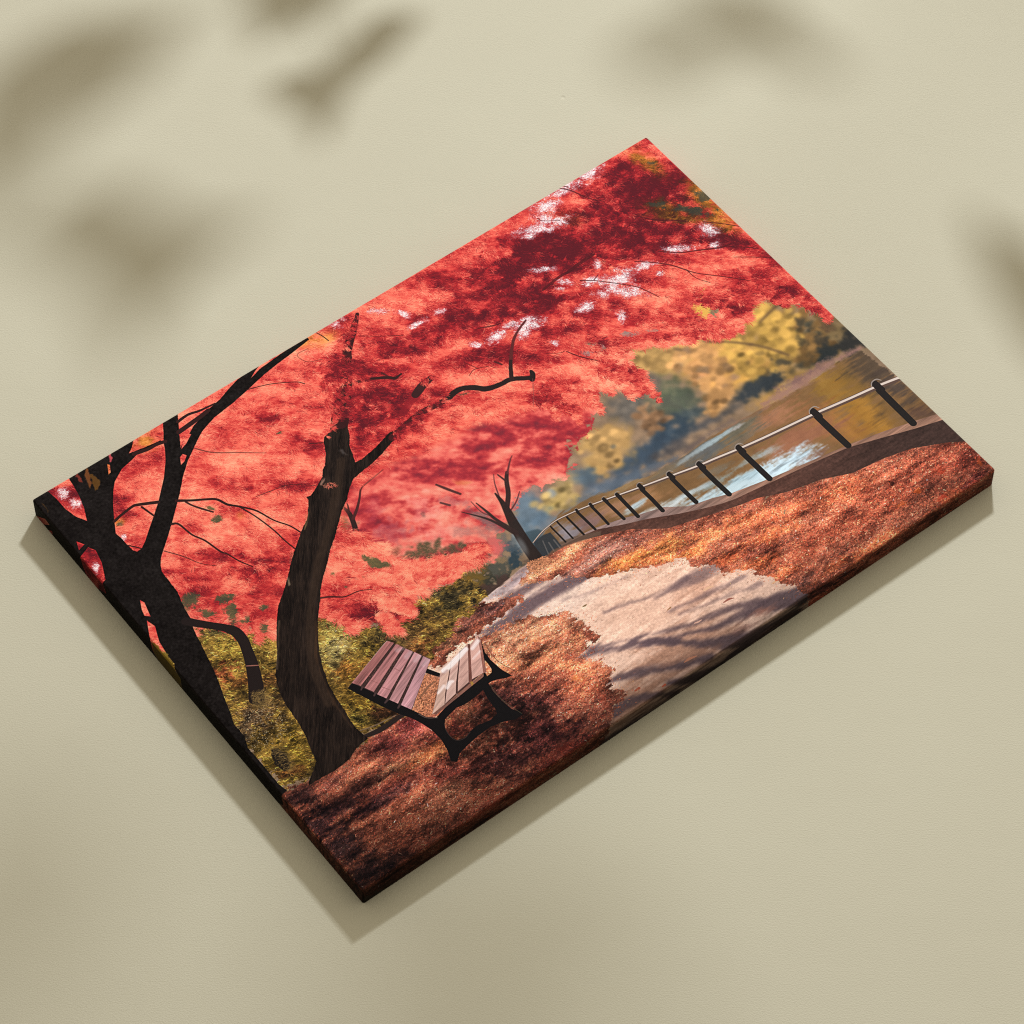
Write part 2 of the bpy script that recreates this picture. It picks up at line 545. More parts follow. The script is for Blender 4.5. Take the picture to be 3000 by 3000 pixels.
WATER = [(592.7,276.4),(566.2,273.9),(524.4,274.7),(497.1,272.5),(468.3,268.3),(437.2,268.3),(412.2,271.2),(386.1,268.2),(357.4,262.3),(329.3,255.9),(310.1,255.2),(275.4,266.2),(280,285.4),(338.3,298.7),(415.7,330.5),(521.2,350.9),(596.9,368),(612.9,405.1)]
wm = poly_mask(WATER, 1.0, n_flat, 0.8, full=True)
keep = img.copy()
img[:] = rgb((128, 96, 60))
blobs([
 (559.85,306.17,6.62,38.77,-17.94,6.81,138,104,52,1),
 (549.54,285.63,2.59,34.48,-12.08,3.61,154,116,54,1),
 (557.23,333.36,2.32,31.14,-12.01,3.48,170,122,52,1),
 (536.2,325.47,1.98,25.48,-11.95,3.49,164,114,52,0.9),
 (580.51,338.79,1.81,25.51,-15.11,4.34,116,88,56,0.6),
 (590.06,295.67,1.78,25.91,-15.27,4.5,92,76,58,1),
 (591.68,318.05,1.18,17.15,-9.13,2.65,84,70,58,1),
 (590.9,350.95,12.22,5.79,-3.59,5.44,96,72,56,1),
 (521.63,310.11,6.67,23.79,-14.48,6.81,158,108,66,1),
 (496.4,311.36,31.46,1.57,-2.84,10.65,158,106,76,1),
 (492.39,283.47,25.12,3.54,-3.52,10.08,166,116,82,1),
 (463.07,285.71,22.56,1.9,-1.91,6.53,122,106,84,1),
 (440.18,276.32,16.85,1.4,-2.21,7.72,100,104,98,1),
 (469.37,269.91,16.99,1.4,-1.22,4.18,146,112,90,1),
 (425.68,277.46,16.78,1.4,-1.01,3.56,112,100,90,0.8),
 (463.5,276.97,28.53,1.3,-1.69,6.57,110,104,84,1),
 (426.71,276.2,25.19,2.1,-1.85,6.52,98,98,92,1),
 (398.86,273.12,22,2.67,-1.47,4.72,120,106,84,1),
 (371.13,265.97,21.75,3.06,-1.32,4.11,152,124,84,1),
 (372.42,285.11,15.71,3.84,-2.35,5.74,164,120,78,1),
 (345.89,276.73,15.64,3.82,-2.31,5.74,166,124,90,1),
 (321.62,274.02,12.42,4.41,-3.26,6.72,138,108,98,1),
 (303.51,272,7.05,3.36,-4.04,7.04,150,140,140,1),
 (487.92,329.43,17.07,0.89,-1.25,4.7,140,98,82,0.9),
 (502.51,332.48,10.69,2.63,-2.29,5.16,124,88,74,0.8)], n_flat, 0.3, 0.7)
img[:] *= (1 + 0.03 * n_flat + 0.025 * turned_noise(18, 5, 88, 3))[..., None]
img *= np.array((0.90, 0.91, 0.95), np.float32)
blobs([
 (452.65,273.58,14.46,-0.4,-0.34,1.79,156,176,182,0.85),
 (436.02,273.12,17.28,-0.48,-0.33,1.79,150,168,174,0.7),
 (418.43,273.92,8.6,-0.24,-0.32,1.78,140,150,154,0.6),
 (469.15,274.29,6.39,-0.17,-0.23,1.2,170,170,170,0.7),
 (454.33,320.67,24.23,4.96,-2.97,7.5,182,204,214,1),
 (423.83,316.62,27.12,4.48,-2.05,5.79,176,198,208,0.9),
 (399.21,309.74,21.86,2.75,-1.28,4.07,172,192,202,0.9),
 (481.28,325.14,24.36,4.99,-3.26,8.09,184,208,222,1),
 (471.31,324.8,21.27,5.23,-2.75,6.3,196,220,232,1),
 (442.34,314.69,19.2,2.78,-1.39,4.07,160,186,196,0.9),
 (427.95,319.79,21.08,5.19,-1.94,4.56,186,208,216,1),
 (409.46,313.61,19.05,2.77,-1.16,3.48,178,200,208,0.9),
 (419.65,305.33,16.84,0.83,-0.59,2.35,136,158,164,0.7),
 (457.85,304.25,16.84,1.45,-0.69,2.36,140,160,166,0.6),
 (472.4,307.27,11.26,0.97,-0.87,2.95,160,178,184,0.6),
 (403.22,300.76,13.7,1.71,-0.73,2.33,168,184,190,0.8),
 (384.82,298.67,16.55,1.43,-0.73,2.63,178,192,196,0.8),
 (364.44,295,16.47,1.42,-0.71,2.63,192,200,202,0.9),
 (376.7,300.44,16.24,2.35,-0.57,1.74,196,206,208,0.8),
 (427.83,295.42,10.97,1.57,-0.98,2.93,110,106,96,0.6),
 (362.66,284.82,12.47,-0.78,-0.32,2.35,176,196,204,0.9)], n_flat * 0.75 + n_fine * 0.25, 0.34, 0.8)
dark_rip = np.clip(noise(12, 1.2, 3, 0.8) - 0.5, 0, 2)
lum = img.mean(-1)
img[:] *= (1 - 0.16 * dark_rip * sstep(lum, 0.52, 0.75))[..., None]
img[:] = blur(img, 1)
img[:] = keep * (1 - wm[..., None]) + img * wm[..., None]
# far bank
for pts, c, al in (([(594.9,273.8,3.01),(568.9,270.9,6.6),(541.2,270.8,8.96),(520,271.3,6.54),(499,270.2,2.37)], (142, 108, 98), 0.85),
                   ([(557.3,268.4,2.4),(537,267.6,3.58),(517.9,265.5,2.98)], (112, 86, 84), 0.8),
                   ([(469.6,266.8,2.36),(438.9,266.3,3.51),(414.3,268.7,3.5),(388.1,265.7,2.32)], (96, 84, 82), 0.6),
                   ([(414.3,268.7,3.5),(389.3,264.2,5.22),(359.8,259.3,4.04),(330.9,253.9,2.88)], (86, 98, 110), 0.6)):
    stroke(pts, c, 3.0, al, rough=n_edge, amp=0.9)

# --- the soft red trees further down the path
MID = [(169.1,136.7),(227.1,87.6),(267.5,77),(323.6,90.7),(370,117.9),(402.1,172.2),(399.3,191),(386.8,202.2),(365.2,210.4),(353.3,211.9),(349,226.6),(330.7,228.8),(311.4,224),(301.8,221.1),(292.2,224.2),(282.3,231.8),(268.8,245.3),(260.6,239),(255.2,254.5),(241.5,259.7),(235.2,251),(209.8,254.9),(172.6,249.4),(116.2,240.5),(100.2,228.2)]
n_soft = turned_noise(13, 6, 36, 4, 0.62)
t = 0.47 + 0.17 * n_soft + 0.06 * n_leaf + 0.75 * field([
 (348.06,172.41,17.99,26.73,-9.95,8.38,0.3),
 (319.35,175.13,20.48,24.33,-6.95,6.81,0.28),
 (342.66,213.58,10.18,12.09,-3.26,3.13,0.25),
 (310.61,151.89,12.84,24.04,-7.74,5.71,0.15),
 (328.4,214.84,11.87,14.08,-2.77,2.68,0.22),
 (249.41,145.91,15.37,18.2,-9.04,9.12,0.3),
 (272.48,171.81,12.43,9.56,-5.83,7.73,0.2),
 (313.2,174.51,8.33,6.41,-3.96,5.17,0.2),
 (221.53,152.89,8.26,6.35,-11.4,15.48,0.12),
 (196.15,165.51,8.21,6.32,-11.23,15.34,0.28),
 (199.28,191.8,15.35,3.68,-2.74,7.57,0.34),
 (301.15,181.64,6.23,4.79,-3.93,5.15,-0.1),
 (230.73,184.11,12.33,9.49,-7.59,10.19,-0.28),
 (235.61,207.84,21.11,10.03,-6.04,11.03,-0.28),
 (267.59,208.47,12.34,9.49,-9.63,12.66,-0.22),
 (271.83,150.89,8.54,10.13,-3.65,3.65,-0.25),
 (312.9,161.92,8.34,6.42,-1.98,2.6,-0.3),
 (323.52,178.34,12.5,9.62,-1.99,2.59,-0.3),
 (305.93,209.74,14.26,6.75,-3.15,5.56,-0.3),
 (321.91,197.61,8.3,6.39,-2.77,3.59,-0.15),
 (214.26,219.13,27.98,13.32,-2.98,5.47,-0.2)], n_edge, 0.42, 0.8)
SOFT = ((0.0, (226, 148, 128)), (0.22, (220, 122, 106)), (0.42, (216, 100, 90)), (0.62, (178, 58, 60)), (0.85, (144, 40, 50)), (1.1, (110, 40, 50)))
mm = poly_mask(MID, 2.4, 0.6 * n_edge + 0.6 * n_leaf, 2.6, full=True)
keep = img.copy()
img[:] = ramp(t, SOFT)
blobs([
 (228.99,190.78,8.21,6.32,-7.58,10.16,226,152,146,0.35),
 (231.98,216.96,18.72,8.9,-3.91,7.14,228,150,144,0.3),
 (199.28,191.8,11.68,5.55,-3.85,7.18,150,72,84,0.55),
 (199.23,167.88,5.34,4.11,-7.49,10.22,170,66,80,0.4),
 (267.9,186.54,4.13,3.18,-1.55,2.05,190,110,60,0.5),
 (228.04,192.05,1.44,1.1,-1.7,2.28,110,74,72,0.7),
 (251.14,195.81,6.77,8,-2.69,2.67,168,110,110,0.5),
 (261.14,225.49,6.29,14.94,-4.16,2.57,112,96,96,0.8),
 (248.33,229.54,12.26,9.44,-3.8,5,150,96,92,0.6),
 (257.05,252.06,6.11,4.7,-3.8,4.96,214,104,100,0.9),
 (242.79,241.08,14.01,6.68,-2.11,3.81,100,84,72,0.7),
 (225.25,232.31,12.78,3.1,-2.56,6.9,74,70,52,1),
 (206.82,220.5,16.3,7.76,-3.26,6.01,86,74,54,1),
 (235.25,251,10.21,2.5,-2.14,5.72,70,66,56,1),
 (172.32,163.12,4.91,3.78,-9.25,12.76,134,84,54,0.8),
 (176.41,166.26,4.09,3.15,-4.82,6.63,98,84,58,0.5),
 (190.17,208.47,6.11,4.7,-2.59,3.51,150,80,64,0.7)], n_leaf, 0.35, 0.6)
img[:] = blur(img, 2)
img[:] = keep * (1 - mm[..., None]) + img * mm[..., None]
x, y = roots(mm, 26000)
tt = pick(t, x, y) + rng.normal(0, 0.2, len(x))
hairs(x, y, rng.normal(0.7, 0.6, len(x)), rng.uniform(1.2, 2.6, len(x)), ramp(tt, SOFT), 0.22, wide=True)

# the dark bushes and the haze where the path bends
blobs([
 (232.11,272.01,14.17,10.9,-9.35,12.24,52,52,44,1),
 (216.58,275.56,12.11,9.32,-7.42,9.75,42,46,44,1),
 (221.83,260.21,12.7,3.12,-3.81,10.23,96,78,40,1),
 (208.16,261.34,12.66,3.11,-3.14,8.51,112,84,38,1),
 (192.72,264.92,15.13,3.73,-3.52,9.61,84,78,40,1),
 (245.7,266.87,10.8,0.49,-1.48,6.98,74,74,66,1),
 (261.27,259.24,4.89,3.76,-5.71,7.42,60,74,84,1),
 (271.96,251.68,3.27,2.51,-4.6,5.96,150,168,172,0.5),
 (249.47,261.95,3.66,2.81,-1.89,2.47,150,120,86,0.6),
 (261,251.15,6.12,4.71,-5.71,7.44,92,92,92,0.6),
 (252.98,248.93,5.3,4.08,-4.17,5.46,206,96,92,0.8),
 (256.59,267.42,3.26,1.56,-3.63,6.47,44,58,66,0.9),
 (230.4,278.45,12.34,0.58,-1.33,6.36,66,50,46,0.9)], n_leaf, 0.35, 0.6)

# --- the ground: path first
PATH = [(267.8,278.4),(263.4,276.6),(237.5,279.3),(210,282.1),(185.9,286.6),(157.3,291.1),(119.6,299.7),(85,346.7),(102,443.2),(212.1,464.6),(331.7,453.2),(431.9,453.3),(440.5,412.9),(393.4,341.2),(308.4,307.3),(275.9,282.3)]
keep = img.copy()
img[:] = rgb((224, 192, 172))
blobs([
 (263.13,315.24,43.35,0.63,-3.18,17.2,230,206,190,1),
 (221.58,302.5,24.42,-1.49,-0.63,5.72,224,206,198,0.9),
 (309.82,362.73,43.2,2.48,-5.85,25.46,220,184,162,1),
 (351.66,371.76,24.53,1.43,-3.39,14.18,196,156,134,1),
 (307.01,406.32,48.56,1.29,-3.85,19.49,196,152,128,1),
 (249.22,418.01,42.4,1.2,-3.07,16.5,182,138,114,1),
 (248.3,284.46,13.77,-1.37,-0.43,5.19,178,162,166,1),
 (226.67,283.32,13.68,-1.37,-0.31,4.02,206,196,196,0.9)], n_flat, 0.25, 0.8)
img[:] *= (1 + 0.03 * n_flat + 0.025 * n_fine)[..., None]
SH = (94, 78, 84)
for pts, al in (
        ([(293.6,309.6,10.12),(269.2,307.5,12.32),(243.6,307.2,11.14),(217,308.5,9.97),(190.9,309.4,7.16)], 0.92),
        ([(264.4,292.9,6.74),(241.7,293,7.27),(215.4,293.9,7.23),(196,294.3,5.53)], 0.9),
        ([(259.9,277.8,1.97),(238,281.2,2.24),(219.8,283.9,2.23)], 0.5), ([(263,280.1,1.13),(243.3,282.6,1.4),(227.8,286.1,1.4)], 0.5),
        ([(313,330.3,1.4),(287.1,326,2.24),(263.3,319.2,1.67)], 0.35),
        ([(349.4,358.4,5.05),(320.6,357.5,2.23),(300,350.6,1.95),(280.8,346.2,1.11)], 0.6),
        ([(375.6,366.8,8.45),(355.5,363.1,11.23),(337.5,360.9,4.48),(319.6,358.7,1.67)], 0.62),
        ([(383.9,384.9,3.93),(360.8,380.7,4.48),(339.9,378.1,2.23),(320,374.4,1.39)], 0.6),
        ([(390,397.4,2.8),(368,392,3.35),(346,386.7,2.23),(324.1,381.4,1.11)], 0.55),
        ([(380.2,409.2,6.69),(352.2,399.1,5),(324.4,393.1,3.87),(294.6,381.6,2.48),(265,370.2,2.75),(244.2,359.9,3.3)], 0.8),
        ([(409.3,425.8,16.75),(389.3,418.1,15.04),(368.3,411.5,8.34),(339.4,406.6,4.43),(314.6,397,2.76),(288.9,388.6,3.3)], 0.92),
        ([(400.7,443.2,11.1),(370.3,438.1,16.57),(343,426.6,13.77),(321.9,412.1,7.16),(298.8,392.4,3.85),(280.8,378.6,2.75)], 0.92),
        ([(306.8,398.6,6.06),(290.8,386.3,6.06),(272,377.5,4.95),(252.9,369.2,6.59),(235.7,366.6,4.38)], 0.88),
        ([(350.8,443.2,16.49),(324.7,446.5,16.39),(297.9,434.9,10.89),(280.3,423.3,4.35)], 0.95),
        ([(318.2,424.4,6.58),(293.6,414.8,7.11),(274.9,406.1,7.64),(255.3,398.5,5.99),(244.6,395.8,3.26)], 0.9),
        ([(312,453.2,19.04),(272.8,453.1,16.19),(240.4,449.8,18.77),(214.8,448.1,16.01)], 0.95),
        ([(285.3,441.5,7.05),(260.9,423.3,5.96),(243.4,417.3,7.03),(232.9,418.4,8.09)], 0.85),
        ([(426,461.8,16.67),(375.5,461.7,16.5),(325.6,461.6,19.06),(276.5,461.5,18.87),(228,461.4,18.68)], 0.8)):
    stroke(pts, SH, 2.4, al, rough=n_flat, amp=0.7)
blobs([
 (376.3,417.72,9.54,1.5,-0.92,2.77,170,122,106,0.9),
 (377.04,439.81,16.45,0.2,-0.65,3.34,150,106,94,0.6),
 (301.34,413.28,27.26,8.17,-1.18,2.67,178,134,112,0.6),
 (354.52,420.09,7.9,1.25,-0.73,2.21,150,112,104,0.5)], n_flat, 0.3, 0.6)
img[:] = blur(img, 2)
near_shade = field([
 (354.34,446.51,62.58,0.78,-3.15,16.61,0.3),
 (286,456.48,53.3,0.7,-2.87,16.42,0.34),
 (400.23,438.12,27.6,0.33,-2.23,11.17,0.3)], n_flat, 0.25)
img *= (1 - np.clip(near_shade, 0, 0.5))[..., None] * np.array((1.0, 0.985, 0.98), np.float32)
img *= (1 + 0.03 * noise(0.8, 0.6, 1) + 0.015 * n_mid)[..., None]
x, y = roots(poly_mask(PATH, 1, full=True), 420)
hairs(x, y, rng.normal(-0.05, 0.25, len(x)), rng.uniform(1.0, 3.2, len(x)),
      rgb((150, 96, 70)) * rng.uniform(0.55, 1.25, (len(x), 1)).astype(np.float32), 0.6)
pm = poly_mask(PATH, 0.8, n_flat, 0.5, full=True)
img[:] = keep * (1 - pm[..., None]) + img * pm[..., None]
for pts, c in (([(352.3,376.2,1.12),(356.3,376.1,2.24),(360.3,377.3,0.84)], (210, 170, 140)), ([(328.1,394.4,0.83),(330.9,395.1,1.38),(334.1,395.2,0.55)], (214, 170, 150)),
               ([(271.7,332.3,0.83),(273.5,332.5,1.39),(274.9,332.4,0.56)], (120, 96, 66)), ([(319.4,373.1,0.56),(322.7,372.6,1.11)], (140, 100, 60)),
               ([(300.4,416.4,0.82),(305.3,416.3,2.19),(310.8,417.6,0.82)], (206, 140, 110)), ([(274.1,423,0.81),(276.8,422.8,1.9)], (200, 96, 66)),
               ([(256,413.6,1.09),(259.8,413.6,2.17)], (190, 92, 66)), ([(396.5,402.4,0.84),(401.3,402.2,1.96)], (220, 176, 136)),
               ([(357,393.3,0.84),(362.2,393.4,1.67),(365.6,394.9,0.56)], (150, 90, 76))):
    stroke(pts, c, 0.3, 0.9)

# fallen leaves: a right-hand bank below the kerb, a left-hand drift and the floor under the trees
LEAF_R = [(244.1,286.6),(265.6,283),(283.9,279),(302.2,282),(326.2,290.3),(345.1,298.4),(366.4,314.4),(394.2,322.7),(428.2,332.1),(460.1,343.7),(488.4,351),(512.7,360.7),(539,364.7),(562.9,370.7),(587.4,383),(599.9,390.2),(621.2,464.1),(605.2,459.5),(529.1,462.1),(459.9,460.2),(415.6,452.3),(413.7,439),(411.5,424.4),(408.6,413.3),(402.6,409),(400.1,398.9),(392.3,388.3),(394.3,382.8),(383.1,376.1),(372.7,373.9),(375.8,365.4),(365.4,357.8),(357.1,353),(360.8,345.3),(353.3,340.7),(340.4,338.2),(321.3,328.1),(301.6,320),(290.3,313.7),(284.6,308.5),(275.2,299.8),(264.3,296.8)]
LEAF_L = [(164.3,315.3),(192.2,309.3),(211.4,310),(233.8,314.9),(256.9,328.1),(261,338.6),(261.1,348.2),(264.1,361.5),(251.9,358.2),(253.7,366.1),(240.5,364.6),(251.1,378),(253.8,389.5),(243.9,397.5),(245.3,409.4),(232.1,417.4),(220.8,425.7),(214.8,448.1),(132.9,456.2),(71.1,454.5),(-42,424.9),(-41.3,372.8),(-37.3,332.9),(4.2,324.1),(21.1,330),(48.9,333.4),(75.3,326.5),(94.8,325),(121.4,330.8),(143.9,325.8)]
LEAF_B = [(210,282.1),(224.2,290.7),(241.9,297),(229.3,300.8),(202.2,302.9),(173.3,303.4),(156.3,309.2),(136.6,297.8),(164.5,281.5)]
n_lv = noise(1.8, 1.0, 3, 0.75)
n_lv2 = noise(7, 2.6, 3, 0.7)
LIT = [
 (284.02,288.53,30.58,-3.01,-0.51,5.78,220,150,110,1),
 (258.28,288.26,16.56,-1.64,-0.39,4.61,226,164,124,1),
 (324.31,303.81,23.23,5.74,-3.4,8.5,140,92,80,1),
 (302.42,306.61,24.91,-1.04,-0.99,6.93,150,106,94,1),
 (288.44,303.66,13.79,-0.58,-0.65,4.62,130,88,78,1),
 (326.7,321.37,28.74,5.96,-2.29,6.23,222,132,74,1),
 (356.92,328.9,18.76,2.77,-2.77,8.58,226,140,84,1),
 (340.93,332.32,18.05,4.5,-1.6,3.93,220,128,80,1),
 (387.35,340.47,23.41,5.83,-3.53,8.44,220,128,86,1),
 (367.23,344.71,15.53,3.88,-2.32,5.6,214,120,72,1),
 (415.83,346.51,23.54,5.86,-3.6,8.45,206,112,76,1),
 (397.64,356.29,23.4,5.86,-3.07,7.28,150,86,66,1),
 (407.87,368.1,16.17,2.45,-2.87,8.51,128,70,60,0.8),
 (426.13,366.35,29.78,4.49,-2.52,7.4,200,106,70,1),
 (446.53,358.17,27.25,4.08,-2.57,7.44,190,98,68,1),
 (383.61,365.16,12.94,3.25,-2.1,5.01,196,100,66,1),
 (401.94,383.18,18.13,4.58,-2.36,5.54,206,110,72,1),
 (434.39,396.38,24.96,1.52,-1.47,5.68,172,90,66,1),
 (408.13,399.66,16.08,2.49,-1.33,3.92,212,112,76,1),
 (454.74,388.36,30.4,2.93,-2.53,8.55,164,86,64,1),
 (495.96,372.12,30.26,4.55,-4.09,11.46,190,100,70,1),
 (499.89,399.22,39.47,2.39,-3.89,14.31,166,86,64,1),
 (539.48,389.44,39.52,3.77,-4.54,14.4,172,90,68,1),
 (479.2,422.99,25.46,0.27,-0.86,3.97,204,112,74,0.9),
 (448.65,419.12,19.65,0.2,-0.83,3.96,200,108,72,0.9),
 (566.58,398.11,25.82,1.55,-4.13,14.45,150,78,60,1),
 (587.48,406.03,16.14,4.04,-5.31,11.26,146,72,56,1),
 (561.91,422.86,23.13,0.24,-1.07,4.58,176,88,60,0.9),
 (578.66,423.63,14.52,0.15,-1.36,5.74,120,58,50,1),
 (493.42,453.41,56.41,0.71,-0.61,2.82,96,46,42,0.9),
 (429.94,433.06,33.42,0.38,-0.92,4.49,92,50,48,0.9),
 (412.27,414.51,13.74,0.87,-0.86,3.37,98,66,60,0.8),
 (420.82,443.16,13.86,0.17,-0.8,3.91,130,56,40,0.9),
 (236.4,333.01,26.56,9.6,-5.09,10.8,190,128,98,1),
 (212.69,322.37,23.3,3.48,-3.27,11.25,200,142,110,1),
 (231.15,347.95,26.46,9.59,-3.79,8.04,192,124,92,1),
 (211.85,348.18,27.93,12.1,-3.29,6.3,176,110,80,1),
 (233.9,368.91,15.92,12.25,-4.42,5.62,206,124,88,1),
 (195.74,332.03,17.45,4.41,-3.08,8.25,204,138,104,1),
 (176.39,328.41,5.96,4.59,-7.2,9.47,222,158,120,1),
 (250.7,351.62,4.97,9.02,-4.87,3.39,214,136,100,1),
 (238.17,379.7,13.66,6.61,-4.4,7.68,202,122,90,1),
 (223.22,390.58,13.85,10.66,-5.47,6.94,188,106,78,1),
 (208.87,368.37,15.88,7.68,-2.89,5.13,150,84,66,1),
 (190.11,376.23,23.7,18.23,-7.19,9.27,92,50,46,1),
 (175.91,357.89,13.84,10.65,-7.16,9.34,88,50,46,1),
 (199.05,405.22,18.21,1.16,-2.86,13.7,168,96,74,1),
 (222.03,408.18,15.69,1,-2.35,10.98,160,92,74,1),
 (177.97,399.99,21.59,16.61,-10.67,13.73,78,38,38,1),
 (144.3,403.18,26.75,6.97,-4.86,13.25,70,36,36,1),
 (179.07,422.69,23.37,0.68,-1.12,6.52,120,56,46,1),
 (151.56,431.85,31.04,-0.2,-0.57,4.32,176,100,72,0.9),
 (111.34,428.71,35.73,0.42,-0.91,6.45,120,60,48,1),
 (108.12,389.77,19.94,9.72,-6.76,12.51,96,48,42,1),
 (126.49,353.06,17.69,13.61,-8.73,11.62,112,56,50,1),
 (151.43,361.23,14.73,3.78,-2.96,8.1,148,84,66,1),
 (110.53,337.11,15.67,7.59,-5.47,10.25,124,58,56,1),
 (88.41,342.02,19.42,4.98,-3.76,10.79,108,54,50,1),
 (104.78,365.53,22.99,1.36,-1.03,5.49,190,112,70,1),
 (91.82,366.41,23.11,0.07,-0.59,4.39,176,108,74,0.9),
 (72.82,359.01,23.15,-1.24,-0.36,4.39,196,136,100,0.9),
 (57.23,347.01,17.97,-1,-0.3,3.85,170,104,78,0.8),
 (66.31,371.96,30.56,0.12,-1.07,8.19,120,62,52,1),
 (95.92,401.89,22.3,3.58,-2.89,10.72,168,108,84,1),
 (74.41,410.21,22.61,1.48,-1.96,10.75,160,98,76,1),
 (49.25,415.5,22.57,0.65,-1.31,9.1,126,70,56,1),
 (51.84,375.1,30.48,-0.44,-0.6,5.44,66,40,40,1),
 (39.67,358.61,30.47,-0.51,-0.77,7.1,104,60,52,1),
 (21.71,362.58,22.72,-0.37,-0.68,6.53,70,42,42,1),
 (5.49,364.25,13.09,6.4,-6.37,12.47,54,34,36,1),
 (9.18,388.17,18.89,4.96,-4.37,13.08,48,32,34,1),
 (15.04,417.06,22.34,0.65,-1.46,10.64,44,28,30,1),
 (35.27,430.46,22.47,0.27,-0.53,4.25,84,44,38,1),
 (95.85,441.57,30.42,0.38,-0.37,2.67,62,32,32,0.9),
 (31.07,341.26,17.79,-0.34,-0.58,5.49,100,58,50,1),
 (10.58,336.22,11.93,3.07,-2.65,8.02,62,38,36,1),
 (151.23,357.39,7.55,-3.77,4.12,12.38,110,66,56,0.7),
 (176.77,336.19,9.07,4.38,-2.85,5.18,214,140,100,0.8),
 (148.43,340.46,10.39,0.58,-3.27,16.74,206,138,102,1),
 (129.99,348.41,7.74,0.44,-1.59,8.32,190,120,86,0.8),
 (191.97,291.2,18.93,-1.89,-0.49,6.84,116,74,64,1),
 (215.38,293.9,16.33,-1.61,-0.43,5.72,112,72,66,1),
 (169.07,296.39,16.11,-1.6,-0.46,6.81,122,82,62,1)]
keep = img.copy()
img[:] = rgb((140, 80, 62))
blobs(LIT, n_lv2 * 0.55 + n_edge * 0.45, 0.32, 0.75)
n_drift = noise(16, 5, 4, 0.75)
mott = 1.0 + 0.06 * n_lv + 0.08 * n_lv2 + 0.15 * n_drift
img[:] *= np.clip(mott, 0.35, 1.8)[..., None]
img[:] += (0.03 * np.clip(n_drift, -2, 2))[..., None] * np.array((1, 0.7, 0.5), np.float32)
base = img.copy()
gm = np.zeros((NY, NX), np.float32)
n_bits = noise(2.4, 1.3, 2, 0.7)
for P_, soft, amp in ((LEAF_B, 5.0, 1.2), (LEAF_R, 3.4, 0.5), (LEAF_L, 6.5, 0.9)):
    m_ = poly_mask(P_, soft, 0.5 * n_edge + 0.5 * n_leaf, amp, full=True)
    gm = np.maximum(gm, sstep(m_ + 0.17 * n_bits * sstep(m_, 0.02, 0.2), 0.40, 0.60))
img[:] = keep * (1 - gm[..., None]) + img * gm[..., None]
near = lambda y: 0.45 + 1.0 * (y / NY) ** 2
TINT = np.array(((1.0, 1.0, 1.0), (1.06, 0.88, 0.82), (1.12, 0.97, 0.85), (0.92, 0.74, 0.74), (1.1, 1.16, 1.2)), np.float32)


def litter(mask, n, lo, hi, var, alpha, wide):
    """fallen leaves: short flat dabs, each with its own shade"""
    x, y = roots(mask, n)
    c = pick(base, x, y) * np.exp(rng.normal(-0.02, var, (len(x), 1))) * TINT[rng.integers(0, len(TINT), len(x))]
    hairs(x, y, rng.normal(-0.25, 0.7, len(x)), rng.uniform(lo, hi, len(x)) * near(y), np.clip(c, 0, 1).astype(np.float32), alpha, 0, wide)


litter(gm, 60000, 0.5, 1.3, 0.36, 0.8, 2)
litter(gm, 30000, 0.4, 1.6, 0.46, 0.8, 1)
litter(gm, 30000, 0.3, 1.0, 0.42, 0.7, 0)
front = gm * sstep(GY, 330, 400)[:, None]
for _ in range(2):                      # the nearest leaves are larger
    litter(front, 1500, 1.0, 2.2, 0.5, 0.75, 2)
edge = np.clip(gm * (1 - blur(gm, 5)) * 4, 0, 1)
x, y = roots(edge, 15000)               # ragged rim of the drifts
hairs(x, y, rng.normal(-1.1, 1.3, len(x)), rng.uniform(0.6, 2.4, len(x)),
      np.clip(pick(base, x, y) * rng.uniform(0.6, 1.25, (len(x), 1)), 0, 1).astype(np.float32), 0.8)
# strays along the rims and out on the path
stray = np.clip(blur(gm, 34) * 1.3, 0, 1) ** 1.5 * (1 - gm) * poly_mask(PATH, 1, full=True)
x, y = roots(stray, 1000)
c = rgb((190, 116, 82)) * np.exp(rng.normal(-0.05, 0.38, (len(x), 1))) * TINT[rng.integers(0, len(TINT), len(x))]
hairs(x, y, rng.normal(-0.2, 0.5, len(x)), rng.uniform(0.4, 1.8, len(x)), np.clip(c, 0, 1).astype(np.float32), 0.8, 0, 1)
blobs([
 (539.24,405.42,3.19,0.8,-1.29,2.8,226,96,36,0.5),
 (520.51,407.08,4.53,0.28,-0.55,2,230,110,50,0.5),
 (565.47,401.32,4.29,1.07,-1.31,2.81,206,64,36,0.5),
 (594.69,413.62,1.73,0.11,-1.18,4.04,214,92,40,0.5),
 (550.47,420.1,3.98,0.25,-0.57,2,196,52,36,0.5),
 (229.46,378.61,2.78,2.14,-1.83,2.33,226,130,60,0.5),
 (224.26,369,3.97,3.06,-1.46,1.87,190,70,50,0.4),
 (220.16,325.08,1.6,1.23,-1.47,1.91,226,120,70,0.4),
 (222.85,333.99,5.02,1.27,-0.84,2.21,226,140,80,0.4),
 (233.41,405.84,2.62,0.17,-1.19,5.5,176,70,50,0.4),
 (152.55,382.26,3.14,2.42,-2.46,3.22,150,46,40,0.45),
 (184.58,419.66,4.9,1.28,-1.4,3.71,170,60,44,0.4),
 (435.2,335.42,3.33,1.59,-1.32,2.15,206,80,50,0.5)], n_lv * 0.6 + n_edge * 0.4, 0.5, 0.9)

